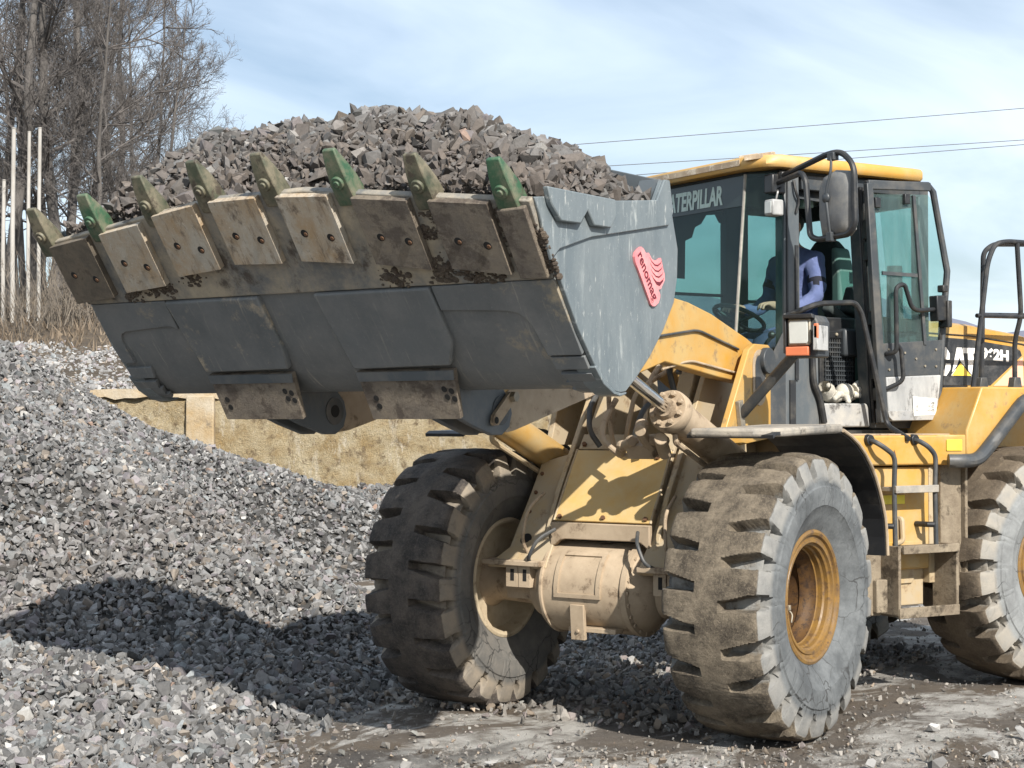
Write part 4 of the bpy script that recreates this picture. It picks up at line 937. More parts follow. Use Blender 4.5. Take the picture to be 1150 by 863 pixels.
m = MB(); m.box((-.775, 1.18, 1.145), (.20, .03, .85)); m.box((-.89, 1.20, 1.145), (.025, .06, .85)); RB(m, 'mud_flap', M['mudflap'], bevel=.006)
m = MB(); m.box((-.66, 1.10, 1.15), (.12, .12, .8)); RB(m, 'tank_end', M['yellow_dusty'], tk, bevel=.006)
for x0, x1, z1 in ((-.005, -.14, 1.03), (-.42, -.52, 1.03)):
    m = MB(); m.tube(fillet([(x0 - .0, 1.20, 1.73), (x0, 1.25, 1.725), (x0 - .04, 1.29, 1.69), (x1 - .01, 1.29, 1.63), (x1, 1.29, 1.42), (x1 - .02, 1.28, 1.0)], .06, 6), .017, 10); RB(m, 'hand_grip', M['charcoal'], tk)
    m = MB(); m.cyl((x0, 1.18, 1.735), (x0, 1.215, 1.735), .04, .035, 14); m.tube([(x1 + .04, 1.15, 1.16), (x1 + .03, 1.26, 1.16), (x1, 1.285, 1.16)], .02, 8); RB(m, 'grip_foot', M['black'], tk, bevel=.003)
m = MB(); m.tube(fillet([(-.30, 1.16, 1.20), (-.30, 1.20, 1.20), (-.30, 1.21, 1.05), (-.25, 1.18, 1.03)], .04), .018, 8); m.box((-.30, 1.17, 1.12), (.07, .02, .16)); RB(m, 'bracket', M['yellow_dusty'], tk, bevel=.005)
# ---------------------------------------------------------------- rear mudguard, engine hood
m = MB(); m.prism([(-.80, 1.56), (-.86, 1.56), (-.99, 1.71), (-1.31, 2.015), (-1.46, 2.06), (-2.1, 2.06), (-2.1, 2.10), (-.95, 2.10), (-.80, 1.80)], 'y', .62, 1.32); RB(m, 'rear_mudguard', M['yellow_clean'], bevel=.012)
m = MB(); m.tube(fillet([(-.64, 1.30, 1.590), (-.70, 1.34, 1.590), (-.86, 1.36, 1.592), (-1.0, 1.36, 1.71), (-1.32, 1.36, 2.0), (-1.45, 1.36, 2.04), (-2.1, 1.36, 2.045)], .10, 6), .048, 12); RB(m, 'mudguard_trim', M['charcoal'])
hp_ = [(-1.0, 2.095), (-1.0, 2.605), (-1.2, 2.60), (-1.55, 2.585), (-2.1, 2.525), (-2.6, 2.43), (-2.75, 2.38), (-2.8, 1.4), (-1.0, 1.4)]
m = MB(); vs = []; n = len(hp_)
for y, dz in ((-.66, -.02), (-.60, 0), (-.3, .035), (0, .045), (.3, .035), (.60, 0), (.66, -.02)):
    vs += [(x, y, z + (dz if z > 2.2 else 0)) for x, z in hp_]
m.add(vs, [(i * n + j, i * n + (j + 1) % n, (i + 1) * n + (j + 1) % n, (i + 1) * n + j) for i in range(6) for j in range(n)] + [tuple(range(n)), tuple(range(6 * n, 7 * n))])
hd = RB(m, 'engine_hood', M['yellow_clean'], smooth=30)
m = MB(); m.tube([(-1.0, .662, 2.508), (-1.55, .662, 2.495), (-2.1, .662, 2.447), (-2.6, .662, 2.36)], .006, 6); m.box((-1.6, .665, 2.10), (1.3, .012, .02)); m.box((-1.25, .67, 2.11), (.5, .014, .03)); RB(m, 'hood_seam', M['black'], hd)
dec = [(-1.0, 2.485), (-1.55, 2.468), (-2.02, 2.424), (-2.085, 2.395), (-2.10, 2.36), (-1.76, 2.13), (-1.0, 2.125)]
m = MB(); m.slab([(x, .6615, z) for x, z in dec], (0, .003, 0))
m.mat(1).slab([(-2.11, .6615, 2.35), (-2.12, .6615, 2.13), (-1.79, .6615, 2.126)], (0, .003, 0))
m.mat(2)
Y0 = .6655
def flat(pts): m.slab([(x, Y0, z) for x, z in pts], (0, .002, 0))
# three block letters
flat([(x - .05, z) for x, z in [(-1.115, 2.36), (-1.15, 2.405), (-1.24, 2.405), (-1.275, 2.36), (-1.275, 2.315), (-1.225, 2.315), (-1.22, 2.352), (-1.20, 2.362), (-1.18, 2.35), (-1.172, 2.25), (-1.19, 2.232), (-1.22, 2.24), (-1.235, 2.285), (-1.285, 2.285), (-1.28, 2.24), (-1.24, 2.195), (-1.15, 2.195), (-1.115, 2.235)]])
flat([(-1.342, 2.195), (-1.40, 2.405), (-1.455, 2.405), (-1.49, 2.25), (-1.45, 2.262), (-1.428, 2.335), (-1.375, 2.215), (-1.37, 2.195)])
flat([(-1.47, 2.405), (-1.615, 2.405), (-1.615, 2.365), (-1.57, 2.365), (-1.60, 2.195), (-1.55, 2.195), (-1.522, 2.225), (-1.515, 2.365), (-1.47, 2.365)])
put_text(m, '962H', (-1.655, Y0, 2.333), (-1, 0, -.06), (0, 0, 1), .108, .001, .006, fit=.30)
m.mat(3).slab([(-1.345, Y0 + .003, 2.198), (-1.545, Y0 + .003, 2.198), (-1.435, Y0 + .003, 2.292)], (0, .002, 0))
m.mat(0).tube([(-1.325, Y0 + .003, 2.192), (-1.435, Y0 + .003, 2.302), (-1.565, Y0 + .003, 2.192)], .004, 4)
RB(m, 'hood_decal', [M['decal'], M['decal_pink'], M['white'], M['decal_yellow']], hd, smooth=0)
# railing over the rear mudguard
m = MB()
t1 = fillet([(-1.035, 1.10, 1.77), (-1.06, 1.10, 1.86), (-1.255, 1.10, 3.0), (-1.33, 1.10, 3.13), (-1.45, 1.10, 3.155), (-2.35, 1.10, 3.16), (-2.42, 1.10, 3.08), (-2.42, 1.10, 2.1)], .10, 6)
m.tube(t1, .019, 10); rl = RB(m, 'railing', M['black'])
m = MB(); m.tube(fillet([(-1.445, .86, 2.10), (-1.475, .86, 3.10), (-1.56, .88, 3.16), (-2.35, .9, 3.2)], .09, 6), .019, 10); m.tube([(-1.46, .86, 2.64), (-2.4, .90, 2.66)], .016, 8); m.tube(fillet([(-1.585, 1.05, 2.09), (-1.585, 1.05, 2.45), (-1.60, 1.10, 2.62), (-1.56, 1.10, 3.155)], .1), .018, 10); RB(m, 'railing_post', M['black'], rl)
m = MB(); m.tube([(-1.14, 1.10, 2.61), (-2.42, 1.10, 2.63)], .016, 8); RB(m, 'crossbar', M['black'], rl)
m = MB(); 
for x, y, z in ((-1.035, 1.10, 1.80), (-1.445, .86, 2.13), (-1.585, 1.05, 2.13)): m.prism([(x - .05, z - .05), (x + .05, z - .05), (x + .03, z + .05), (x - .03, z + .05)], 'y', y - .03, y + .03)
RB(m, 'railing_foot', M['charcoal'], rl, bevel=.006)
# rear frame, hitch and axle
m = MB(); m.box((-1.3, 0, 1.25), (2.9, .95, .75)); m.box((.35, 0, 1.5), (.5, .8, .5)); m.box((-.3, 0, 1.6), (1.2, 1.36, .30)); RB(m, 'rear_frame', M['yellow_dusty'], bevel=.02)
m = MB(); m.cyl((.0, 0, .75), (.0, 0, 1.75), .14, .14, 24); m.box((.18, 0, .85), (.5, .36, .12)); m.box((.18, 0, 1.5), (.5, .36, .12)); RB(m, 'hitch', M['beige'], bevel=.01)
m = MB(); m.cyl((-1.69, -.95, .81), (-1.69, .95, .81), .16, .16, 24); m.ball((-1.69, 0, .81), .30, (1, 1, 1), 18, 12); RB(m, 'rear_axle', M['beige'])
m = MB(); m.box((-2.95, 0, 1.3), (.35, 1.9, .8)); RB(m, 'counterweight', M['yellow'], bevel=.06, seg=3)
m = MB(); m.cyl((-1.75, -.32, 2.5), (-1.75, -.32, 3.1), .07, .06, 18); RB(m, 'exhaust_stack', M['black'])
# ================================================================== CAMERA
CAM = V((9.27012, 5.53133, 1.85934)); YAW = 3.738218; PITCH = .0219416; FPX = 1915.96
fd = V((math.cos(YAW) * math.cos(PITCH), math.sin(YAW) * math.cos(PITCH), math.sin(PITCH)))
cd = bpy.data.cameras.new('camera'); cd.sensor_width = 36; cd.lens = FPX / 1150 * 36; cd.clip_end = 12000; cd.clip_start = .1
co = bpy.data.objects.new('camera', cd); COL.objects.link(co); co.location = CAM
co.rotation_euler = fd.to_track_quat('-Z', 'Y').to_euler(); sc.camera = co
# site axes: v metres away from the viewpoint, u metres to the right
DH = V((math.cos(YAW), math.sin(YAW), 0)); RH = V((math.sin(YAW), -math.cos(YAW), 0))
def S(u, v, z=0.0): return V((CAM.x, CAM.y, 0)) + DH * v + RH * u + V((0, 0, z))
def site(P):   # world (n,3) -> u, v
    d = P[:, :2] - np.array([CAM.x, CAM.y]); return d @ np.array(RH[:2]), d @ np.array(DH[:2])

# ================================================================== STONES
def stone_protos(n, seed, pts=11):
    out = []; r = np.random.default_rng(seed)
    while len(out) < n:
        p = r.normal(size=(pts, 3)); p /= np.linalg.norm(p, axis=1)[:, None]; p *= r.uniform(.75, 1.08, (pts, 1)); p *= np.array([1, r.uniform(.65, .95), r.uniform(.45, .8)])
        bm = bmesh.new()
        for q in p: bm.verts.new(q)
        g = bmesh.ops.convex_hull(bm, input=bm.verts)
        bmesh.ops.delete(bm, geom=list({e for e in g['geom_unused'] + g['geom_interior'] if isinstance(e, bmesh.types.BMVert)}), context='VERTS')
        bmesh.ops.dissolve_limit(bm, angle_limit=R(14), verts=bm.verts, edges=bm.edges)
        bmesh.ops.triangulate(bm, faces=bm.faces)
        bm.verts.index_update()
        vs = np.array([v.co[:] for v in bm.verts]); fs = np.array([[v.index for v in f.verts] for f in bm.faces]); bm.free()
        if len(fs): out.append((vs, fs))
    return out
PROTO = stone_protos(14, 4)
def rand_rot(n, r):
    q = r.normal(size=(n, 4)); q /= np.linalg.norm(q, axis=1)[:, None]
    w, x, y, z = q.T
    return np.stack([1 - 2 * (y * y + z * z), 2 * (x * y - z * w), 2 * (x * z + y * w), 2 * (x * y + z * w), 1 - 2 * (x * x + z * z), 2 * (y * z - x * w), 2 * (x * z - y * w), 2 * (y * z + x * w), 1 - 2 * (x * x + y * y)], -1).reshape(n, 3, 3)
def stones(name, P, size, tones, mat, seed, base=None):
    """many separate stones in one loose heap; base = (verts, quads) of what lies under them"""
    r = np.random.default_rng(seed); n = len(P); which = r.integers(0, len(PROTO), n); rot = rand_rot(n, r)
    VS = []; FS = []; CT = []; off = 0
    for k, (pv, pf) in enumerate(PROTO):
        ix = np.where(which == k)[0]
        if not len(ix): continue
        v = np.einsum('nij,pj->npi', rot[ix], pv) * (size[ix] * .5)[:, None, None] + P[ix][:, None, :]
        f = pf[None] + (np.arange(len(ix)) * len(pv))[:, None, None] + off
        VS.append(v.reshape(-1, 3)); FS.append(f.reshape(-1, 3)); CT.append(np.repeat(tones[ix], len(pv), axis=0)); off += len(ix) * len(pv)
    VS = np.concatenate(VS); FS = np.concatenate(FS); CT = np.concatenate(CT)
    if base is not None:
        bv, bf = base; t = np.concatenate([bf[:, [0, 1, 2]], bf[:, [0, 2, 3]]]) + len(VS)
        VS = np.concatenate([VS, bv]); FS = np.concatenate([FS, t]); CT = np.concatenate([CT, np.full((len(bv), 3), .045) * np.array([1, .96, .9])])  # under-layer coloured near black, painting shade into the gaps between stones
    me = bpy.data.meshes.new(name)
    me.vertices.add(len(VS)); me.vertices.foreach_set('co', VS.astype(np.float32).ravel())
    me.loops.add(FS.size); me.loops.foreach_set('vertex_index', FS.astype(np.int32).ravel())
    me.polygons.add(len(FS)); me.polygons.foreach_set('loop_start', (np.arange(len(FS)) * 3).astype(np.int32))
    ca = me.color_attributes.new('tone', 'FLOAT_COLOR', 'POINT')
    ca.data.foreach_set('color', np.concatenate([CT, np.ones((len(CT), 1))], 1).astype(np.float32).ravel())
    me.update(); me.validate(); me.shade_flat(); me.materials.append(mat)
    o = bpy.data.objects.new(name, me); COL.objects.link(o); return o
def stone_mat(name, grain=.5):
    m, t, b = nt(name)
    a = N(t, 'ShaderNodeAttribute', attribute_name='tone')
    n = noise(t, coords(t), 38, 6, .7)
    mu = N(t, 'ShaderNodeMix', data_type='RGBA', blend_type='MULTIPLY'); mu.inputs[0].default_value = 1
    L(t, a.outputs['Color'], mu.inputs[6]); L(t, ramp(t, n, [(.3, 1 - grain * .55), (.7, 1 + grain * .3)]), mu.inputs[7])
    L(t, mu.outputs[2], b.inputs['Base Color']); b.inputs['Roughness'].default_value = .85
    bump(t, b, noise(t, coords(t), 60, 6, .75), .5, .006)
    return m
M['stone'] = stone_mat('crushed_stone')
def grey_tones(n, r, lo=.12, hi=.36, warm=.03):
    v = r.beta(1.7, 2.1, n) * (hi - lo) + lo
    c = np.stack([v, v * .985, v * .97], 1)
    k = r.random(n)
    c[k < .10] *= np.array([1.12, .98, .84]); c[(k > .10) & (k < .2)] *= np.array([.93, 1.0, 1.03]); c[(k > .2) & (k < .27)] *= np.array([1.02, .95, 1.0])
    c[k > .982] = np.array([.43, .42, .40]) * r.uniform(.8, 1.1, ((k > .982).sum(), 1))
    c[(k > .957) & (k < .962)] = np.array([.27, .19, .15])
    return c
# ---- load in the bucket: one smooth dome of height, strewn with stones
yk = np.array([-1.5, -1.42, -1.26, -.92, -.6, -.29, .08, .41, .68, .99, 1.2, 1.39, 1.5]); zk = np.array([3.02, 3.18, 3.31, 3.395, 3.41, 3.41, 3.43, 3.385, 3.32, 3.22, 3.11, 3.0, 2.9])
def load_h(x, y):
    zt = np.interp(y, yk, zk); q = (x - 2.47) / .63
    front = np.clip(q, 0, 1.3); back = np.clip(-q, 0, 1.3)
    zb = 2.80 + .0 * y
    return zb + (zt - zb) * np.clip(1 - .92 * front ** 1.9 - .55 * back ** 2, 0, 1) + .02 * np.sin(7 * x + 3 * y) + .018 * np.sin(11 * y - 5 * x)
r = np.random.default_rng(21)
n = 13000
x = r.uniform(2.02, 3.20, n); y = r.uniform(-1.46, 1.46, n)
keep = x < 3.165 + .155 * .59 * np.clip((1.5 - np.abs(y)) / 1.2, 0, 1) - 0
x, y = x[keep], y[keep]; n = len(x)
z = load_h(x, y) + r.uniform(-.04, .018, n)
size = np.clip(r.lognormal(math.log(.055), .5, n), .02, .16)
# the grading runs finer and earthier towards the lip and the near end
fine = np.clip((x - 2.55) / .6, 0, 1) * r.random(n); size *= 1 - .28 * fine
z = np.maximum(z, 2.82 - (3.185 - x) * 1.357 + .07 + size * .62)
P = np.stack([x, y, z], 1)
t = grey_tones(n, r, .05, .24)
earth = np.clip(.25 + .55 * np.clip((x - 2.5) / .5, 0, 1) * 1.0 + .3 * np.clip(y - .5, 0, 1) + r.normal(0, .22, n), 0, 1)[:, None]
t = t * (1 - earth) + (np.array([.105, .088, .076]) * r.uniform(.6, 1.35, (n, 1))) * earth
gx, gy = np.meshgrid(np.linspace(1.99, 3.16, 40), np.linspace(-1.47, 1.47, 80), indexing='ij')
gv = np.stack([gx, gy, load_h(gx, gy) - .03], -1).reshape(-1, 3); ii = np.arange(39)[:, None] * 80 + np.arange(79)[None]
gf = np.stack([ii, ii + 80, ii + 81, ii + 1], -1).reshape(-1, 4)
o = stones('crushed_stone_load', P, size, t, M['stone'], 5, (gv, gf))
tag(o, 'heap of crushed grey and brown stone filling the raised bucket', 'crushed stone', kind='stuff')

# ---- gravel pile on the left: heights interpolated between surveyed points (u right, v away, z up)
foot = [(-1.75, 8.4, .0), (-1.65, 9.1, 0), (-1.5, 10.0, .0), (-1.2, 10.9, .0), (-.85, 11.8, .02), (-.72, 13.2, .02), (-1.0, 15.2, .0), (-1.5, 17.5, .0), (-1.95, 20.0, .05), (-1.4, 22.5, .42), (-.3, 23, .45), (.8, 23, .5)]
body = [(-2.5, 8.4, .08), (-2.3, 9.6, .13), (-2.9, 10.1, .22), (-2.0, 11.2, .20), (-3.2, 10.9, .31), (-3.66, 12.2, .46), (-2.4, 12.4, .36), (-3.85, 12.9, .68), (-1.55, 12.6, .26), (-1.35, 13.6, .38), (-1.65, 14.6, .72), (-2.55, 15.0, .98), (-3.55, 15.6, 1.40), (-4.5, 14.9, 1.72),
        (-1.9, 16.6, .42), (-3.3, 17.2, 1.15), (-5.1, 17.2, 2.08), (-5.7, 19.2, 2.42), (-6.3, 21.2, 2.78), (-5.15, 20.2, 2.18), (-4.4, 20.6, 1.64), (-3.2, 21.0, 1.24), (-2.2, 21.5, .95), (-1.75, 22.2, .85), (-.9, 23.2, .8), (.5, 23.6, .75), (-3.4, 23.4, 1.0), (-5.0, 23.4, 1.6), (-6.6, 23.4, 2.3), (-7.5, 22, 2.9), (-6.5, 14, 1.9), (-6.0, 11, .9), (-5.0, 9, .4), (-8.5, 18, 3.0), (-9, 13, 2.6), (-8.5, 9, 1.3), (-4.2, 7.6, .25)]
zero = [(0, 8, -.3), (1, 12, -.35), (2, 16, -.35), (1.2, 19, -.3), (-.6, 8, -.25), (-.2, 15.5, -.2), (-.5, 18.5, -.2)]
ctl = np.array(foot + body + zero)
def tps_fit(c):
    d = np.linalg.norm(c[:, None, :2] - c[None, :, :2], axis=2); K = np.where(d > 0, d * d * np.log(d + 1e-12), 0) + np.eye(len(c)) * .25
    Pm = np.c_[np.ones(len(c)), c[:, :2]]; A = np.block([[K, Pm], [Pm.T, np.zeros((3, 3))]])
    return np.linalg.solve(A, np.r_[c[:, 2], 0, 0, 0])
tw = tps_fit(ctl)
def pile_h(u, v):
    sh = u.shape; q = np.c_[u.ravel(), v.ravel()]; out = np.empty(len(q))
    for i in range(0, len(q), 20000):
        d = np.linalg.norm(q[i:i + 20000, None] - ctl[None, :, :2], axis=2); K = np.where(d > 0, d * d * np.log(d + 1e-12), 0)
        out[i:i + 20000] = K @ tw[:-3] + np.c_[np.ones(len(d)), q[i:i + 20000]] @ tw[-3:]
    z = out.reshape(sh)
    return z + .03 * np.sin(u * 2.1 + v) + .025 * np.sin(v * 2.7 - u * 1.3) + .015 * np.sin(5 * u + 3 * v)
def to_world(u, v, z):
    b = np.array([CAM.x, CAM.y]); xy = b + np.outer(v, np.array(DH[:2])) + np.outer(u, np.array(RH[:2])); return np.c_[xy, z]
r = np.random.default_rng(8)
U = []; VV = []
for v0, v1, d in ((7.4, 11, 1150), (11, 14, 900), (14, 18, 640), (18, 24, 480)):
    lo, hi = -.36 * v1 - 1.0, 2.2
    m_ = int((hi - lo) * (v1 - v0) * d); U.append(r.uniform(lo, hi, m_)); VV.append(r.uniform(v0, v1, m_))
U = np.concatenate(U); VV = np.concatenate(VV); Z = pile_h(U, VV)
k = Z > .0 + r.uniform(-.06, .03, len(Z)) ; U, VV, Z = U[k], VV[k], Z[k]
n = len(U); size = np.clip(r.lognormal(math.log(.060), .44, n), .024, .15)
size[VV > 17] *= 1.1
P = to_world(U, VV, Z + r.uniform(-.035, .022, n))
t = grey_tones(n, r, .055, .31)
# a browner, darker tipping runs down the crest of the nearer heap
br = np.exp(-((U + 2.6 + (VV - 15) * -.42) / .75) ** 2) * (VV > 12) * (VV < 18) * r.uniform(.2, 1, n)
t = t * (1 - .45 * br[:, None]) + np.array([.15, .128, .115]) * .45 * br[:, None]
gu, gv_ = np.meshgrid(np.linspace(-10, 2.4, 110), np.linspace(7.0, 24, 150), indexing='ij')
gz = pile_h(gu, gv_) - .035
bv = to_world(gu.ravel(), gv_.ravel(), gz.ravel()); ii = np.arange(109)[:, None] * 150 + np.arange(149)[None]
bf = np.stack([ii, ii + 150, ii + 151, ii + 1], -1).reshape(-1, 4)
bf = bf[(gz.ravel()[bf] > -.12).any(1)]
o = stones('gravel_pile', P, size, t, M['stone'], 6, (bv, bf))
tag(o, 'long pile of grey crushed stone sloping up on the left', 'gravel pile', kind='stuff')

# ---- spread of gravel under and around the machine, fine grit on the yard
r = np.random.default_rng(31)
def rough_patch(u, v): return .5 + .5 * np.sin(u * 1.7 + .6 * np.sin(v * 1.1)) * np.sin(v * 1.3 + .8 * np.sin(u * .9))
n = 34000
u = r.uniform(-2.2, 4.4, n); v = 8.2 + (r.random(n) ** 1.5) * 9.5
Pw = to_world(u, v, np.zeros(n))
shade = (Pw[:, 0] > -3.8) & (Pw[:, 0] < .3) & (Pw[:, 1] > -3.2) & (Pw[:, 1] < .65)
dens = np.where(shade, .85, np.where((v < 9.8), .75, .32)) * (.35 + .8 * rough_patch(u * 1.5, v * 1.2))
k = r.random(n) < dens; u, v = u[k], v[k]; sh = shade[k]; n = len(u)
size = np.where(sh, np.clip(r.lognormal(math.log(.05), .38, n), .02, .12), np.clip(r.lognormal(math.log(.018), .55, n), .008, .075))
P = to_world(u, v, size * .12)
o = stones('gravel_scatter', P, size, grey_tones(n, r, .10, .34) * np.array([1.04, .98, .9]), M['stone'], 9)
tag(o, 'thin scatter of grit and small stones over the yard', 'gravel', kind='stuff')
# more stones beneath the front axle, lying thick between the wheels
n = 3200; x = r.uniform(-4.2, -.35, n); y = r.uniform(-3.4, .62, n)
size = np.clip(r.lognormal(math.log(.062), .35, n), .03, .13)
o = stones('gravel_bed', np.stack([x, y, r.uniform(-.01, .03, n) + .02 * np.sin(3 * x) * np.sin(2.3 * y)], 1), size, grey_tones(n, r, .13, .30), M['stone'], 10)
tag(o, 'bed of dark grey stones lying between the front wheels', 'gravel', kind='stuff')

# ---- loose stones that can be picked out one by one on the bare yard
LOOSE = [((546, 833), .075, .30, 'pale stone lying just left of the mud crusted front tyre\'s foot'), ((598, 853), .10, .24, 'mid grey angular stone at the bottom edge, left of the tyre'), ((548, 857), .12, .22, 'dark grey stone at the bottom edge, furthest left on the bare yard'), ]
ls = [  # x, y, size, tone, label
 (1.20, 1.28, .085, .46, 'pale broken stone on the mud right in front of the near front tyre'),
 (.98, 1.72, .11, .12, 'dark angular stone lying in front of the near front tyre, towards the viewer'),
 (.55, 1.95, .075, .33, 'small light grey stone on bare yard beyond the dark angular one'),
 (-.62, 1.86, .125, .50, 'whitish stone in sunlight beside the near front tyre'),
 (-.75, 2.35, .12, .30, 'flat grey stone on bare ground right of the whitish one'),
 (-.42, 2.62, .15, .20, 'large dark grey stone near the right edge of the yard'),
 (-.05, 2.40, .11, .36, 'pale grey stone in front of the large dark one'),
 (.42, 2.26, .13, .15, 'blackish lump of stone at the lower right of the yard'),
 (1.45, .52, .10, .31, 'rounded grey stone left of the near front tyre'),
 (1.62, .20, .09, .40, 'light chipped stone well left of the near front tyre'),
 (1.75, .78, .12, .27, 'broad grey stone at the bottom of the view, before the near tyre'),
 (2.05, -.05, .11, .36, 'pale flat stone at the bottom of the view where the pile thins out')]
for q, (x, y, s_, tn, lb) in enumerate(ls):
    pv, pf = PROTO[q % len(PROTO)]; mt = Euler((r.uniform(-.5, .5), r.uniform(-.5, .5), r.uniform(0, 6))).to_matrix()
    m = MB(); vs = [mt @ V(p) * s_ * .5 for p in pv]; zl = min(p.z for p in vs)
    m.add([p + V((0, 0, -zl - .006)) for p in vs], [tuple(f) for f in pf])
    mm, tt, bb = nt('loose_stone'); bb.inputs['Roughness'].default_value = .85
    L(tt, mixc(tt, noise(tt, coords(tt), 30, 6, .7), (tn * .7, tn * .68, tn * .66), (tn * 1.2, tn * 1.18, tn * 1.14)), bb.inputs['Base Color']); bump(tt, bb, noise(tt, coords(tt), 50, 6, .7), .5, .006)
    o = m.build('loose_stone', mm, smooth=0); o.location = (x, y, 0); tag(o, lb, 'stone', 'loose stones on the yard')

# ================================================================== GROUND
m, t, b = nt('yard_ground')
c0 = coords(t); 
n1 = noise(t, c0, .9, 9, .68, .3); n2 = noise(t, c0, 3.5, 9, .72); n3 = noise(t, coords(t, (1, 1, 1)), 42, 6, .8)
base = mixc(t, ramp(t, n2, [(.3, 0.0), (.7, 1.0)]), (.095, .08, .066), (.235, .205, .175))
base = mixc(t, ramp(t, n1, [(.42, 0.0), (.60, .75)]), base, (.15, .11, .07))
# whitish dried slurry in ragged streaks across the yard
mp = N(t, 'ShaderNodeMapping'); mp.inputs['Rotation'].default_value = (0, 0, R(-56)); mp.inputs['Scale'].default_value = (.55, 1.25, 1)
tc = N(t, 'ShaderNodeTexCoord'); L(t, tc.outputs['Object'], mp.inputs[0])
n4 = noise(t, mp.outputs[0], 1.15, 10, .66, .5)
wf = ramp(t, n4, [(.475, 0.0), (.515, .95)])
brk = ramp(t, n2, [(.36, 0.1), (.56, 1.0)])
mw = N(t, 'ShaderNodeMath', operation='MULTIPLY'); L(t, wf, mw.inputs[0]); L(t, brk, mw.inputs[1])
base = mixc(t, mw.outputs[0], base, (.62, .60, .56))
n5 = noise(t, mp.outputs[0], .7, 8, .6, .8)
base = mixc(t, ramp(t, n5, [(.56, 0.0), (.62, .6)]), base, (.055, .05, .046))
base = mixc(t, ramp(t, n3, [(.55, 0.0), (.72, .55)]), base, (.36, .34, .31))
L(t, base, b.inputs['Base Color']); L(t, ramp(t, n5, [(.5, .92), (.66, .62)]), b.inputs['Roughness'])
hm = N(t, 'ShaderNodeMath', operation='ADD'); L(t, n3, hm.inputs[0]); L(t, n2, hm.inputs[1]); bump(t, b, hm.outputs[0], 1.0, .05)
g = MB()
# finely divided near the machine, then one sheet out to the horizon
ux = np.concatenate([[-6000, -1500, -400, -120, -60], np.linspace(-14, 10, 121), [40, 120, 400, 1500, 6000]])
vx = np.concatenate([[-300, -60, -10], np.linspace(4, 24, 101), [40, 80, 200, 600, 1500, 6000]])
gu, gv_ = np.meshgrid(ux, vx, indexing='ij')
near = (np.abs(gu + 2) < 13) & (gv_ > 3) & (gv_ < 25)
gz = np.where(near, .010 * np.sin(gu * 2.3 + 1.2 * np.sin(gv_ * 1.7)) * np.sin(gv_ * 2.9) + .006 * np.sin(gu * 7.1 + gv_ * 3.3) - .012, -.012)
Pw = to_world(gu.ravel(), gv_.ravel(), gz.ravel()); n2_ = len(vx)
ii = np.arange(len(ux) - 1)[:, None] * n2_ + np.arange(n2_ - 1)[None]
g.v = [V(p) for p in Pw]; g.f = np.stack([ii, ii + n2_, ii + n2_ + 1, ii + 1], -1).reshape(-1, 4).tolist(); g.mi = [0] * len(g.f)
gr = g.build('ground', m, smooth=60, weld=False); tag(gr, kind='structure')

# ================================================================== BEHIND: wall, bank, trees
WALL = worn('wall_render', (.38, .27, .125), (.55, .47, .32), .5, 2.2, .9, dirt2=(.19, .135, .075), amt2=.34, scale2=5.0, bstr=1.0, bdist=.10, speck=(.66, .61, .5), scr=(.66, .60, .48), scv=(.7, .7, .22), scth=.55)
WPALE = worn('wall_pale', (.43, .37, .28), (.36, .26, .14), .5, 2.0, .9, dirt2=(.20, .16, .11), amt2=.25, scale2=3.5, bstr=.8, bdist=.03)
def swall(u0, u1, v, z0, z1, th, mb, nx=90, nz=22, amp=.018, seed=1):
    rr = np.random.default_rng(seed); us = np.linspace(u0, u1, nx); zs = np.linspace(z0, z1, nz)
    ru = rr.normal(0, amp, (nx, nz)); ru = (ru + np.roll(ru, 1, 0) + np.roll(ru, 1, 1)) / 1.7
    rows = [[S(u, v + ru[i, j] * (0 if j in (0, nz - 1) else 1), z + (.03 * math.sin(u * 3.1) if j == nz - 1 else 0)) for j, z in enumerate(zs)] for i, u in enumerate(us)]
    mb.sheet(rows); top = [[S(u, v, z1 + .03 * math.sin(u * 3.1)), S(u, v + th, z1 + .03 * math.sin(u * 3.1))] for u in us]; mb.sheet(top)
VW = 24.0
m = MB(); swall(-7.6, 2.4, VW, -.1, 2.27, .5, m)
wall = m.build('retaining_wall', WALL, smooth=50); tag(wall, 'weathered ochre concrete retaining wall behind the gravel pile', 'wall')
m = MB()
m.slab([S(-4.57, VW - .16, -.1), S(-4.16, VW - .16, -.1), S(-4.17, VW - .15, 2.22), S(-4.56, VW - .15, 2.22)], DH * .24); m.build('pilaster', WPALE, wall, bevel=.02)
m = MB(); rows = []
us = np.linspace(-7.6, 2.4, 70); rr = np.random.default_rng(4)
for u in us: rows.append([S(u, VW - .05 - rr.uniform(0, .03), 2.18 + rr.uniform(-.03, .03)), S(u, VW - .06, 2.285 + .03 * math.sin(u * 3.1)), S(u, VW + .5, 2.30 + .03 * math.sin(u * 3.1))])
m.sheet(rows); m.build('coping', WPALE, wall, smooth=0)
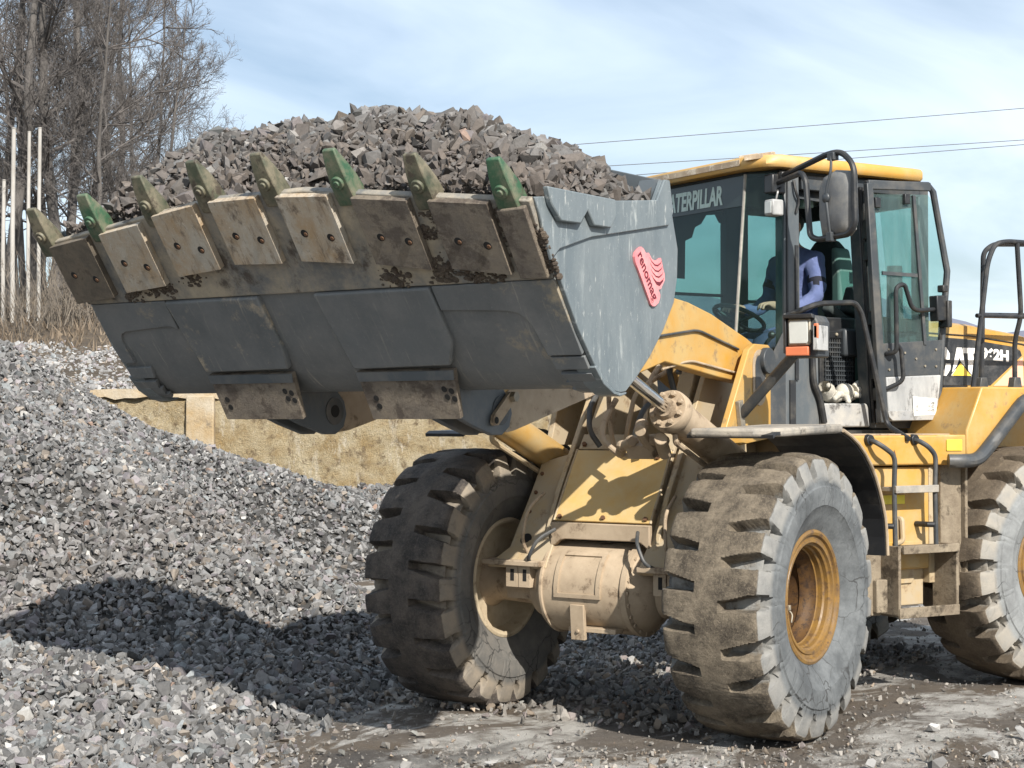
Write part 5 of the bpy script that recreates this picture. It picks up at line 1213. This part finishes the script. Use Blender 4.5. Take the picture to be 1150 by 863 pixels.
# bank of gravel above the wall, then rough grass rising to the wood
def bank_h(u, v):
    w = np.interp(v, [24.2, 26, 29, 31, 34, 38, 44, 60, 90], [2.2, 2.5, 3.02, 3.35, 3.9, 4.5, 5.0, 6.5, 8.0])
    lower = np.interp(u, [-14, -7.5, -3, 3, 9, 16], [1.0, .98, .85, .55, .2, .0])
    return 2.2 + (w - 2.2) * lower - np.clip(u - 6, 0, 20) * .12 + .06 * np.sin(u * 1.3 + v * .7) + .05 * np.sin(u * 2.9 - v)
def bank(name, mat, u0, u1, v0, v1, nu, nv, dz=0.0):
    gu, gv_ = np.meshgrid(np.linspace(u0, u1, nu), np.linspace(v0, v1, nv), indexing='ij'); z = bank_h(gu, gv_) + dz
    m = MB(); m.v = [V(p) for p in to_world(gu.ravel(), gv_.ravel(), z.ravel())]; ii = np.arange(nu - 1)[:, None] * nv + np.arange(nv - 1)[None]
    m.f = np.stack([ii, ii + nv, ii + nv + 1, ii + 1], -1).reshape(-1, 4).tolist(); m.mi = [0] * len(m.f)
    return m.build(name, mat, smooth=60, weld=False)
GB = worn('dry_bank', (.15, .115, .08), (.09, .07, .05), .5, 1.4, .95, dirt2=(.22, .17, .11), amt2=.3, scale2=4, bstr=1.0, bdist=.08)
o = bank('hillside', GB, -40, 16, 24.45, 70, 90, 90); tag(o, kind='structure')
r = np.random.default_rng(12)
n = 9000; u = r.uniform(-9.5, 1.5, n); v = 24.4 + r.random(n) * 6.4; k = r.random(n) < np.clip((30.9 - v + np.sin(u * 1.4) * .5) / .8, 0, 1); u, v = u[k], v[k]; n = len(u)
o = stones('gravel_bank', to_world(u, v, bank_h(u, v)), np.clip(r.lognormal(math.log(.085), .35, n), .04, .2), grey_tones(n, r, .16, .40), M['stone'], 14)
tag(o, 'bank of pale gravel resting above the retaining wall', 'gravel bank', kind='stuff')
# dry grass and leaf litter
r = np.random.default_rng(15); n = 9000
u = r.uniform(-16, -2, n); v = r.uniform(30.2, 44, n); b0 = to_world(u, v, bank_h(u, v) - .02)
h = r.uniform(.06, .3, n); a = r.uniform(0, 2 * np.pi, n); w = r.uniform(.012, .028, n); lean = r.normal(0, .22, (n, 2)) * h[:, None] * 1.6
A = b0 + np.c_[np.cos(a) * w, np.sin(a) * w, np.zeros(n)]; B = b0 - np.c_[np.cos(a) * w, np.sin(a) * w, np.zeros(n)]; T = b0 + np.c_[lean, h]
vs = np.stack([A, B, T], 1).reshape(-1, 3); me = bpy.data.meshes.new('dry_grass'); me.from_pydata(vs.tolist(), [], np.arange(n * 3).reshape(-1, 3).tolist())
gm = worn('dry_grass', (.19, .15, .105), (.12, .09, .065), .5, 1.5, .9); me.materials.append(gm)
o = bpy.data.objects.new('dry_grass', me); COL.objects.link(o); tag(o, 'dry winter grass and litter on the bank below the trees', 'dry grass', kind='stuff')

# ---- bare trees
BARK = worn('bark', (.07, .064, .06), (.15, .138, .128), .45, 3, .95, stretch=(1, 1, .25), bstr=.8, bdist=.02)
TWIG = worn('twigs', (.075, .069, .066), (.135, .122, .115), .5, 2, .95)
def tree_meshes(seed, H, r0, lean, spread, fine=1.0):
    rr = random.Random(seed); trunk = MB(); crown = MB()
    def axis(p, d, ln, n, wob, up):
        pts = [p.copy()]; dd = d.normalized()
        for _ in range(n):
            dd = (dd + V((rr.gauss(0, wob), rr.gauss(0, wob), rr.gauss(0, wob) * .6 + up))).normalized(); pts.append(pts[-1] + dd * ln / n)
        return pts
    tp = axis(V((0, 0, -.3)), V((lean[0], lean[1], 1)), H, 9, .10, .05)
    trunk.tube(tp, [r0 * (1 - .9 * (i / 9)) * (1.25 if i == 0 else 1) for i in range(10)], 8)
    def sub(p, d, ln, rad, depth):
        n = 4 if depth < 2 else 3
        pts = axis(p, d, ln, n, .16, .07 if depth < 2 else .03)
        crown.tube(pts, [max(.0026, rad * (1 - .8 * i / n)) for i in range(n + 1)], 5 if depth == 0 else (4 if depth == 1 else 3), cap=False)
        if depth >= 3: return
        kids = (int(9 * fine), int(7 * fine), int(6 * fine))[depth]
        for q in range(kids):
            f = rr.uniform(.22, 1.0); i = min(n - 1, int(f * n)); g = f * n - i
            c = pts[i].lerp(pts[i + 1], g); t_ = (pts[i + 1] - pts[i]).normalized()
            s_ = t_.cross(V((rr.gauss(0, 1), rr.gauss(0, 1), rr.gauss(0, 1)))).normalized()
            nd = (t_ * rr.uniform(.6, 1.0) + s_ * rr.uniform(.45, .95) + V((0, 0, .15))).normalized()
            sub(c, nd, ln * rr.uniform(.34, .62) * (1.05 - .35 * f), rad * .45, depth + 1)
    nb = int(16 * fine)
    for q in range(nb):
        f = rr.uniform(.16, .98); i = min(8, int(f * 9)); c = tp[i].lerp(tp[i + 1], f * 9 - i); a = rr.uniform(0, 6.28)
        el = rr.uniform(.25, .9) + .5 * f
        d = V((math.cos(a), math.sin(a), el)); sub(c, d, H * spread * rr.uniform(.6, 1.1) * (1.15 - .65 * f), r0 * .34 * (1.1 - .75 * f), 0)
    return trunk, crown
TP = []
for k, (H, r0, ln, sp_, fi) in enumerate(((13.0, .15, (.05, .02), .27, 1.0), (12.0, .12, (-.10, .06), .27, 1.0), (10.0, .10, (.10, -.08), .30, 1.0), (8.0, .075, (.10, .1), .32, 1.0))):
    tr_, cr_ = tree_meshes(50 + k, H, r0, ln, sp_, fi)
    TP.append((tr_, cr_))
first = {}
def tree(k, u, v, rz, sc_, label, group='bare trees on the bank'):
    z = float(bank_h(np.array([u]), np.array([v]))[0])
    e = empty('bare_tree', S(u, v, z)); e.rotation_euler = (.09 * math.sin(rz * 7 + u), .09 * math.cos(rz * 5 + u * 2), rz); e.scale = (sc_,) * 3; tag(e, label, 'tree', group)
    if k not in first:
        a = TP[k][0].build('trunk', BARK, e, smooth=60); b_ = TP[k][1].build('crown', TWIG, e, smooth=60, weld=False); first[k] = (a, b_)
    else:
        for s_ in first[k]:
            c = s_.copy(); COL.objects.link(c); c.parent = e
    return e
TL = [(0, 60, 37.0, .4, 1.0, 'tall bare tree with a thick dark trunk just right of the pale posts'),
 (1, 82, 38.5, 2.1, 1.0, 'bare tree leaning behind the left end of the bucket'),
 (3, 168, 40.5, .2, .98, 'bare tree nearest the sky, its fan of twigs reaching furthest right'),
 (3, 104, 36.0, 4.0, 1.0, 'slender bare tree standing in front of the others at the left end of the bucket'),
 (1, 38, 39.0, 5.0, 1.02, 'bare tree rising behind the pair of pale posts'),
 (0, 14, 36.5, 3.3, .95, 'bare tree at the left edge, its trunk beside the thickest pale post'),
 (2, -14, 40.0, 2.6, 1.1, 'bare tree cut by the left edge, farther back than its neighbours'),
 (1, -45, 37.0, .9, 1.0, 'bare tree beyond the left edge whose boughs reach over the pale posts'),
 (3, 50, 42.0, 1.2, 1.25, 'thin bare tree deep in the wood between two thick trunks'),
 (2, 112, 45.0, 4.4, 1.1, 'bare tree in the middle of the wood, a grey haze of twigs'),
 (3, 28, 45.5, .3, 1.4, 'bare tree at the back of the wood close to the left edge'),
 (2, 138, 44.0, 5.5, 1.0, 'small bare tree behind the second and third bucket teeth'),
 (2, 70, 47.0, 2.9, 1.2, 'bare tree at the back of the wood behind the thick dark trunk'),
 (3, 92, 51.0, 5.9, 1.5, 'far bare tree with fine twigs above the first bucket tooth'),
 (3, 160, 43.0, 1.1, 1.12, 'bare tree at the right end of the wood, spreading low over the stone load'),
 (1, 122, 52.0, 1.7, 1.15, 'pale bare tree far back, its trunk behind the second bucket tooth'),
 (2, 0, 50.0, 3.7, 1.25, 'far bare tree filling the gap at the left edge'),
 (3, 150, 50.0, 3.1, 1.3, 'far bare tree with fine twigs above the third bucket tooth'),
 ]
for (k_, px, v, rz, sc_, lb) in TL: tree(k_, (px - 575) / 1916 * v, v, rz, sc_, lb)
# a lone crown over the back of the load
u_, v_ = -11.6, 72.0
e = tree(3, u_, v_, 1.0, 1.0, 'lone distant bare tree whose top shows above the stone load'); e.location.z = 15.2 - 9.0 - .6
# undergrowth
def brush(seed, n, h):
    rr = random.Random(seed); m = MB()
    for _ in range(n):
        p = V((rr.gauss(0, .5), rr.gauss(0, .5), -.05)); d = V((rr.gauss(0, .28), rr.gauss(0, .28), 1)).normalized(); L_ = h * rr.uniform(.5, 1.1); pts = [p]
        for q in range(4): d = (d + V((rr.gauss(0, .1), rr.gauss(0, .1), 0))).normalized(); pts.append(pts[-1] + d * L_ / 4)
        m.tube(pts, [.011, .009, .007, .005, .003], 3, cap=False)
        for q in range(5):
            i = rr.randint(1, 3); t_ = pts[i]; dd = (d + V((rr.gauss(0, .6), rr.gauss(0, .6), rr.uniform(0, .4)))).normalized(); m.tube([t_, t_ + dd * L_ * .2, t_ + dd * L_ * .34 + V((0, 0, .05))], [.005, .004, .002], 3, cap=False)
    return m
BR = worn('brush_stems', (.18, .155, .125), (.12, .10, .08), .5, 2, .95)
BP = [brush(70 + k, (34, 26)[k], (1.9, 1.1)[k]).build('dry_shrub', BR, smooth=0, weld=False) for k in range(2)]
for q, (k, u, v, s_, lb) in enumerate(((0, -8.5, 33.5, 1.0, 'thicket of tan leafless stems touching the left end of the bucket'), (1, -9.1, 32.3, 1.0, 'low tan leafless shrub at the front of the bank'), (0, -9.15, 34.3, .95, 'tan leafless shrub right of the pale posts'), (1, -9.7, 33.0, .9, 'low leafless shrub at the foot of the pale posts'),
                                         (1, -8.0, 34.6, 1.2, 'leafless shrub half hidden behind the left end of the bucket'), (0, -10.4, 35.2, .8, 'leafless shrub at the left edge below the trees'))):
    o = BP[k] if q in (0, 1) else BP[k].copy()
    if q > 1: COL.objects.link(o)
    o.location = S(u, v, float(bank_h(np.array([u]), np.array([v]))[0])); o.rotation_euler = (0, 0, q * 1.3); o.scale = (s_,) * 3
    tag(o, lb, 'shrub', 'leafless shrubs on the bank')
# pale posts
PM = worn('pale_post', (.40, .385, .36), (.26, .24, .21), .4, 2.2, .9, stretch=(1, 1, .3), bstr=.5)
for (u, v, zb, zt, rad, lb) in ((-9.44, 34.0, 3.5, 7.55, .052, 'rightmost of the pale posts in front of the trees'), (-9.68, 34.1, 3.5, 7.5, .05, 'second pale post from the right before the trees'), (-10.02, 34.2, 3.5, 7.62, .062, 'thickest of the pale posts, third from the right'), (-10.33, 34.6, 3.5, 6.6, .055, 'shorter pale post at the left edge of the view')):
    m = MB(); m.tube([(0, 0, 0), (rad * .3, 0, (zt - zb) * .5), (0, 0, zt - zb)], [rad * .8, rad * .76, rad * .7], 10); m.ball((0, 0, zt - zb), rad * .85, (1, 1, .4), 10, 6)
    o = m.build('pale_post', PM, smooth=50); o.location = S(u, v, float(bank_h(np.array([u]), np.array([v]))[0]) - .2); tag(o, lb, 'post', 'pale posts before the wood')
# far hills
hm_ = worn('hazed_hill', (.13, .14, .19), (.17, .175, .22), .5, .004, 1.0, bstr=0)  # grey-blue winter woods, with distance haze put into the colour
m = MB(); rows = []
for a in np.linspace(-60, 75, 120):
    u = 2600 * math.tan(R(a)) if abs(a) < 62 else 2600 * math.tan(R(62)) * (1 if a > 0 else -1) * (abs(a) / 62) ** 3
    hh = 195 + 30 * math.sin(a * .21 + .6) + 18 * math.sin(a * .63) + 5 * math.sin(a * 2.1)
    rows.append([S(u, 2300, -20), S(u, 2500, hh * .55), S(u, 2800, hh), S(u, 3600, hh * .8), S(u, 4200, -20)])
m.sheet(rows); o = m.build('hills', hm_, smooth=60); tag(o, kind='structure')
# overhead wires
WM = plain('wire', (.10, .10, .11), .5)
for (v, zl, zr, sag, lb) in ((60, 11.6, 12.9, .5, 'topmost overhead wire crossing the sky on the right'), (60.5, 10.85, 11.85, .5, 'middle overhead wire, the upper of a close pair'), (61, 10.5, 11.75, .6, 'lowest overhead wire, the under one of a close pair')):
    m = MB(); pts = []
    for k in range(41):
        f = k / 40; u = -25 + 65 * f; pts.append(S(u, v, zl + (zr - zl) * (u - 2) / 16 + sag * .25 * ((u - 10) / 30) ** 2))
    m.tube(pts, .013, 5); o = m.build('overhead_wire', WM); tag(o, lb, 'wire', 'overhead wires')

# ================================================================== THE DRIVER
def driver():
    J = {}; E_ = []; RAD = {}
    def j(n, p, r_, par=None):
        J[n] = len(J); RAD[n] = (p, r_)
        if par: E_.append((J[par], J[n]))
    j('pelvis', (-.42, .03, 2.50), .15); j('waist', (-.42, .03, 2.68), .145, 'pelvis'); j('chest', (-.40, .03, 2.90), .165, 'waist'); j('upper', (-.38, .03, 3.05), .13, 'chest'); j('neck', (-.355, .03, 3.14), .062, 'upper'); j('chin', (-.335, .03, 3.20), .075, 'neck'); j('skull', (-.33, .03, 3.29), .098, 'chin'); j('crown', (-.335, .03, 3.37), .075, 'skull')
    for s, n in ((1, 'l'), (-1, 'r')):
        j('sh' + n, (-.40, .03 + s * .20, 3.03), .088, 'upper'); j('el' + n, (-.37, .03 + s * .27, 2.76), .066, 'sh' + n); j('fa' + n, (-.22, .03 + s * .25, 2.68), .055, 'el' + n); j('wr' + n, (-.06, .03 + s * .21, 2.685), .034, 'fa' + n); j('pa' + n, (.03, .03 + s * .195, 2.695), .038, 'wr' + n)
        for f, (dy, ln, dz) in enumerate(((.033, .068, 0), (.011, .078, .006), (-.011, .072, .004), (-.032, .058, -.004))):
            q = (.065, .03 + s * (.195 + dy), 2.70 + dz); j('k%d' % f + n, q, .0115, 'pa' + n); j('m%d' % f + n, (q[0] + ln * .55, q[1], q[2] - .012), .010, 'k%d' % f + n); j('t%d' % f + n, (q[0] + ln * .72, q[1], q[2] - .045), .008, 'm%d' % f + n)
        j('th' + n, (-.0, .03 + s * .15, 2.675), .0125, 'pa' + n); j('tt' + n, (.055, .03 + s * .135, 2.665), .0095, 'th' + n)
        j('hip' + n, (-.38, .03 + s * .10, 2.47), .105, 'pelvis'); j('kn' + n, (.05, .03 + s * .14, 2.44), .072, 'hip' + n); j('an' + n, (.18, .03 + s * .13, 1.98), .046, 'kn' + n); j('to' + n, (.34, .03 + s * .14, 1.86), .042, 'an' + n)
    me = bpy.data.meshes.new('person'); names = list(J); me.from_pydata([RAD[n][0] for n in names], E_, [])
    ob = bpy.data.objects.new('person_rig', me); COL.objects.link(ob)
    sk = ob.modifiers.new('skin', 'SKIN'); sk.use_smooth_shade = True
    for i, n in enumerate(names): q = me.skin_vertices[0].data[i]; q.radius = (RAD[n][1],) * 2; q.use_root = (i == 0)
    su = ob.modifiers.new('sub', 'SUBSURF'); su.levels = 2; su.render_levels = 2
    dg = bpy.context.evaluated_depsgraph_get(); dg.update(); me2 = bpy.data.meshes.new_from_object(ob.evaluated_get(dg)); bpy.data.objects.remove(ob)
    # face: brow, nose, chin and ears pushed out of the head
    for v in me2.vertices:
        c = v.co
        if c.z > 3.17 and c.x > -.30:
            dy = c.y - .03; dz = c.z - 3.275
            c.x += .028 * math.exp(-(dy / .016) ** 2 - (dz / .026) ** 2) + .010 * math.exp(-(dy / .04) ** 2 - ((c.z - 3.21) / .016) ** 2) - .008 * math.exp(-((abs(dy) - .033) / .014) ** 2 - ((c.z - 3.30) / .014) ** 2)
    for mt in ('blue', 'skin', 'trouser', 'navy'): me2.materials.append(M[mt])
    for p in me2.polygons:
        c = p.center; mi = 0
        if c.z > 3.135 and abs(c.y - .03) < .14: mi = 1
        elif c.x > -.075 and c.z > 2.6: mi = 1
        elif c.z < 2.535: mi = 2
        elif abs(c.y - .03) > .18 and 2.86 < c.z < 2.91: mi = 3
        p.material_index = mi; p.use_smooth = True
    from mathutils import noise as mn
    me2.update(); nor = [v.normal.copy() for v in me2.vertices]
    for v, nn in zip(me2.vertices, nor):      # cloth folds on jacket and trousers
        c = v.co
        if c.z < 3.1 and not (c.x > -.09 and c.z > 2.6 and c.z < 2.75): v.co += nn * (.012 * mn.noise(c * 11) + .009 * mn.noise(V((c.x * 14, c.y * 14, c.z * 30))))
    me2.transform(REAR)
    o = bpy.data.objects.new('person', me2); COL.objects.link(o)
    tag(o, 'driver in a blue work jacket with a dark armband, seated at the controls', 'person')
    m = MB(); m.ball((-.345, .03, 3.325), .112, (1.0, .86, .82), 16, 10); m.build('hair', M['hair'], o, X=REAR)
    m = MB()
    for s in (1, -1): m.ball((-.252, .03 + s * .034, 3.30), .011, (1, 1, 1), 8, 6)
    m.build('eyes', M['white'], o, X=REAR); m = MB(); m.box((-.247, .03, 3.222), (.006, .045, .008)); m.build('mouth', M['maroon'], o, X=REAR, bevel=.002)
    m = MB()
    for s in (1, -1): m.ball((-.345, .03 + s * .098, 3.285), .03, (.7, .35, 1.1), 8, 6)
    m.build('ears', M['skin'], o, X=REAR)
driver()
# work gloves dropped on the entry step
m = MB(); rr = random.Random(5)
c0 = V((-.30, .62, 2.0))
m.ball(c0 + V((.08, 0, .035)), .085, (1.2, .8, .55), 12, 8); m.ball(c0 + V((.0, .03, .07)), .075, (1.0, .8, .8), 12, 8); m.ball(c0 + V((-.07, .0, .05)), .07, (1.0, .8, .7), 10, 8)
for (x, y, z, dx, dy, dz) in ((-.08, .06, .08, -.09, .02, -.01), (-.06, .05, .05, -.10, .03, -.03), (-.08, .04, .10, -.08, .0, .03), (.05, .05, .05, .09, .03, -.03), (.02, .06, .03, .03, .06, -.03), (.10, .02, .06, .06, .02, .05)):
    a = c0 + V((x, y, z)); b_ = a + V((dx, dy, dz)); m.tube([a, a.lerp(b_, .5) + V((0, 0, .012)), b_], [.026, .025, .018], 8)
    m.ball(b_, .02, (1, 1, 1), 8, 6)
m.tube([c0 + V((.12, .0, .04)), c0 + V((.17, .02, .09)), c0 + V((.19, .03, .10))], [.05, .055, .05], 10, cap=False)
o = m.build('work_gloves', M['glove'], X=REAR, smooth=60, weld=False); tag(o, 'crumpled pale grey work gloves lying on the cab entry step', 'gloves')

# ================================================================== LIGHT
TO_SUN = V((.45, .67, .585)).normalized()
sl = bpy.data.lights.new('sun', 'SUN'); sl.energy = 5.0; sl.angle = R(.55); sl.color = (1.0, .945, .86)
so = bpy.data.objects.new('sun', sl); COL.objects.link(so); so.rotation_euler = TO_SUN.to_track_quat('Z', 'Y').to_euler(); so.location = (0, 0, 30)
w = bpy.data.worlds.new('World'); sc.world = w; w.use_nodes = True; t = w.node_tree
bg = t.nodes['Background']; sky = N(t, 'ShaderNodeTexSky', sky_type='NISHITA'); sky.sun_disc = False
sky.sun_elevation = math.asin(TO_SUN.z); sky.sun_rotation = math.atan2(TO_SUN.x, TO_SUN.y); sky.air_density = 1.0; sky.dust_density = 1.2; sky.ozone_density = 1.6
tc = N(t, 'ShaderNodeTexCoord')
# thin streaks of high cloud laid on a plane far above
sx = N(t, 'ShaderNodeSeparateXYZ'); L(t, tc.outputs['Generated'], sx.inputs[0])
mz = N(t, 'ShaderNodeMath', operation='ADD'); L(t, sx.outputs[2], mz.inputs[0]); mz.inputs[1].default_value = .10
dv = N(t, 'ShaderNodeVectorMath', operation='SCALE'); inv = N(t, 'ShaderNodeMath', operation='DIVIDE'); inv.inputs[0].default_value = 1; L(t, mz.outputs[0], inv.inputs[1])
L(t, tc.outputs['Generated'], dv.inputs[0]); L(t, inv.outputs[0], dv.inputs['Scale'])
mp = N(t, 'ShaderNodeMapping'); mp.inputs['Rotation'].default_value = (0, 0, R(-40)); mp.inputs['Scale'].default_value = (.7, 1.3, .0); L(t, dv.outputs[0], mp.inputs[0])
c1 = noise(t, mp.outputs[0], .9, 6, .52, .8)
c2 = noise(t, dv.outputs[0], .55, 4, .5)
ad = N(t, 'ShaderNodeMath', operation='MULTIPLY_ADD'); L(t, c2, ad.inputs[0]); ad.inputs[1].default_value = .55; L(t, c1, ad.inputs[2])
cf = ramp(t, ad.outputs[0], [(.50, .06), (1.08, .80)])
col = mixc(t, cf, sky.outputs[0], (9.3, 10.6, 11.9))
L(t, col, bg.inputs[0]); bg.inputs[1].default_value = .078
sc.view_settings.view_transform = 'Standard'; sc.view_settings.look = 'None'; sc.view_settings.gamma = 1; sc.view_settings.exposure = .62
sc.cycles.max_bounces = 8; sc.cycles.transparent_max_bounces = 12; sc.cycles.caustics_reflective = False; sc.cycles.caustics_refractive = False
sc.cycles.use_denoising = True
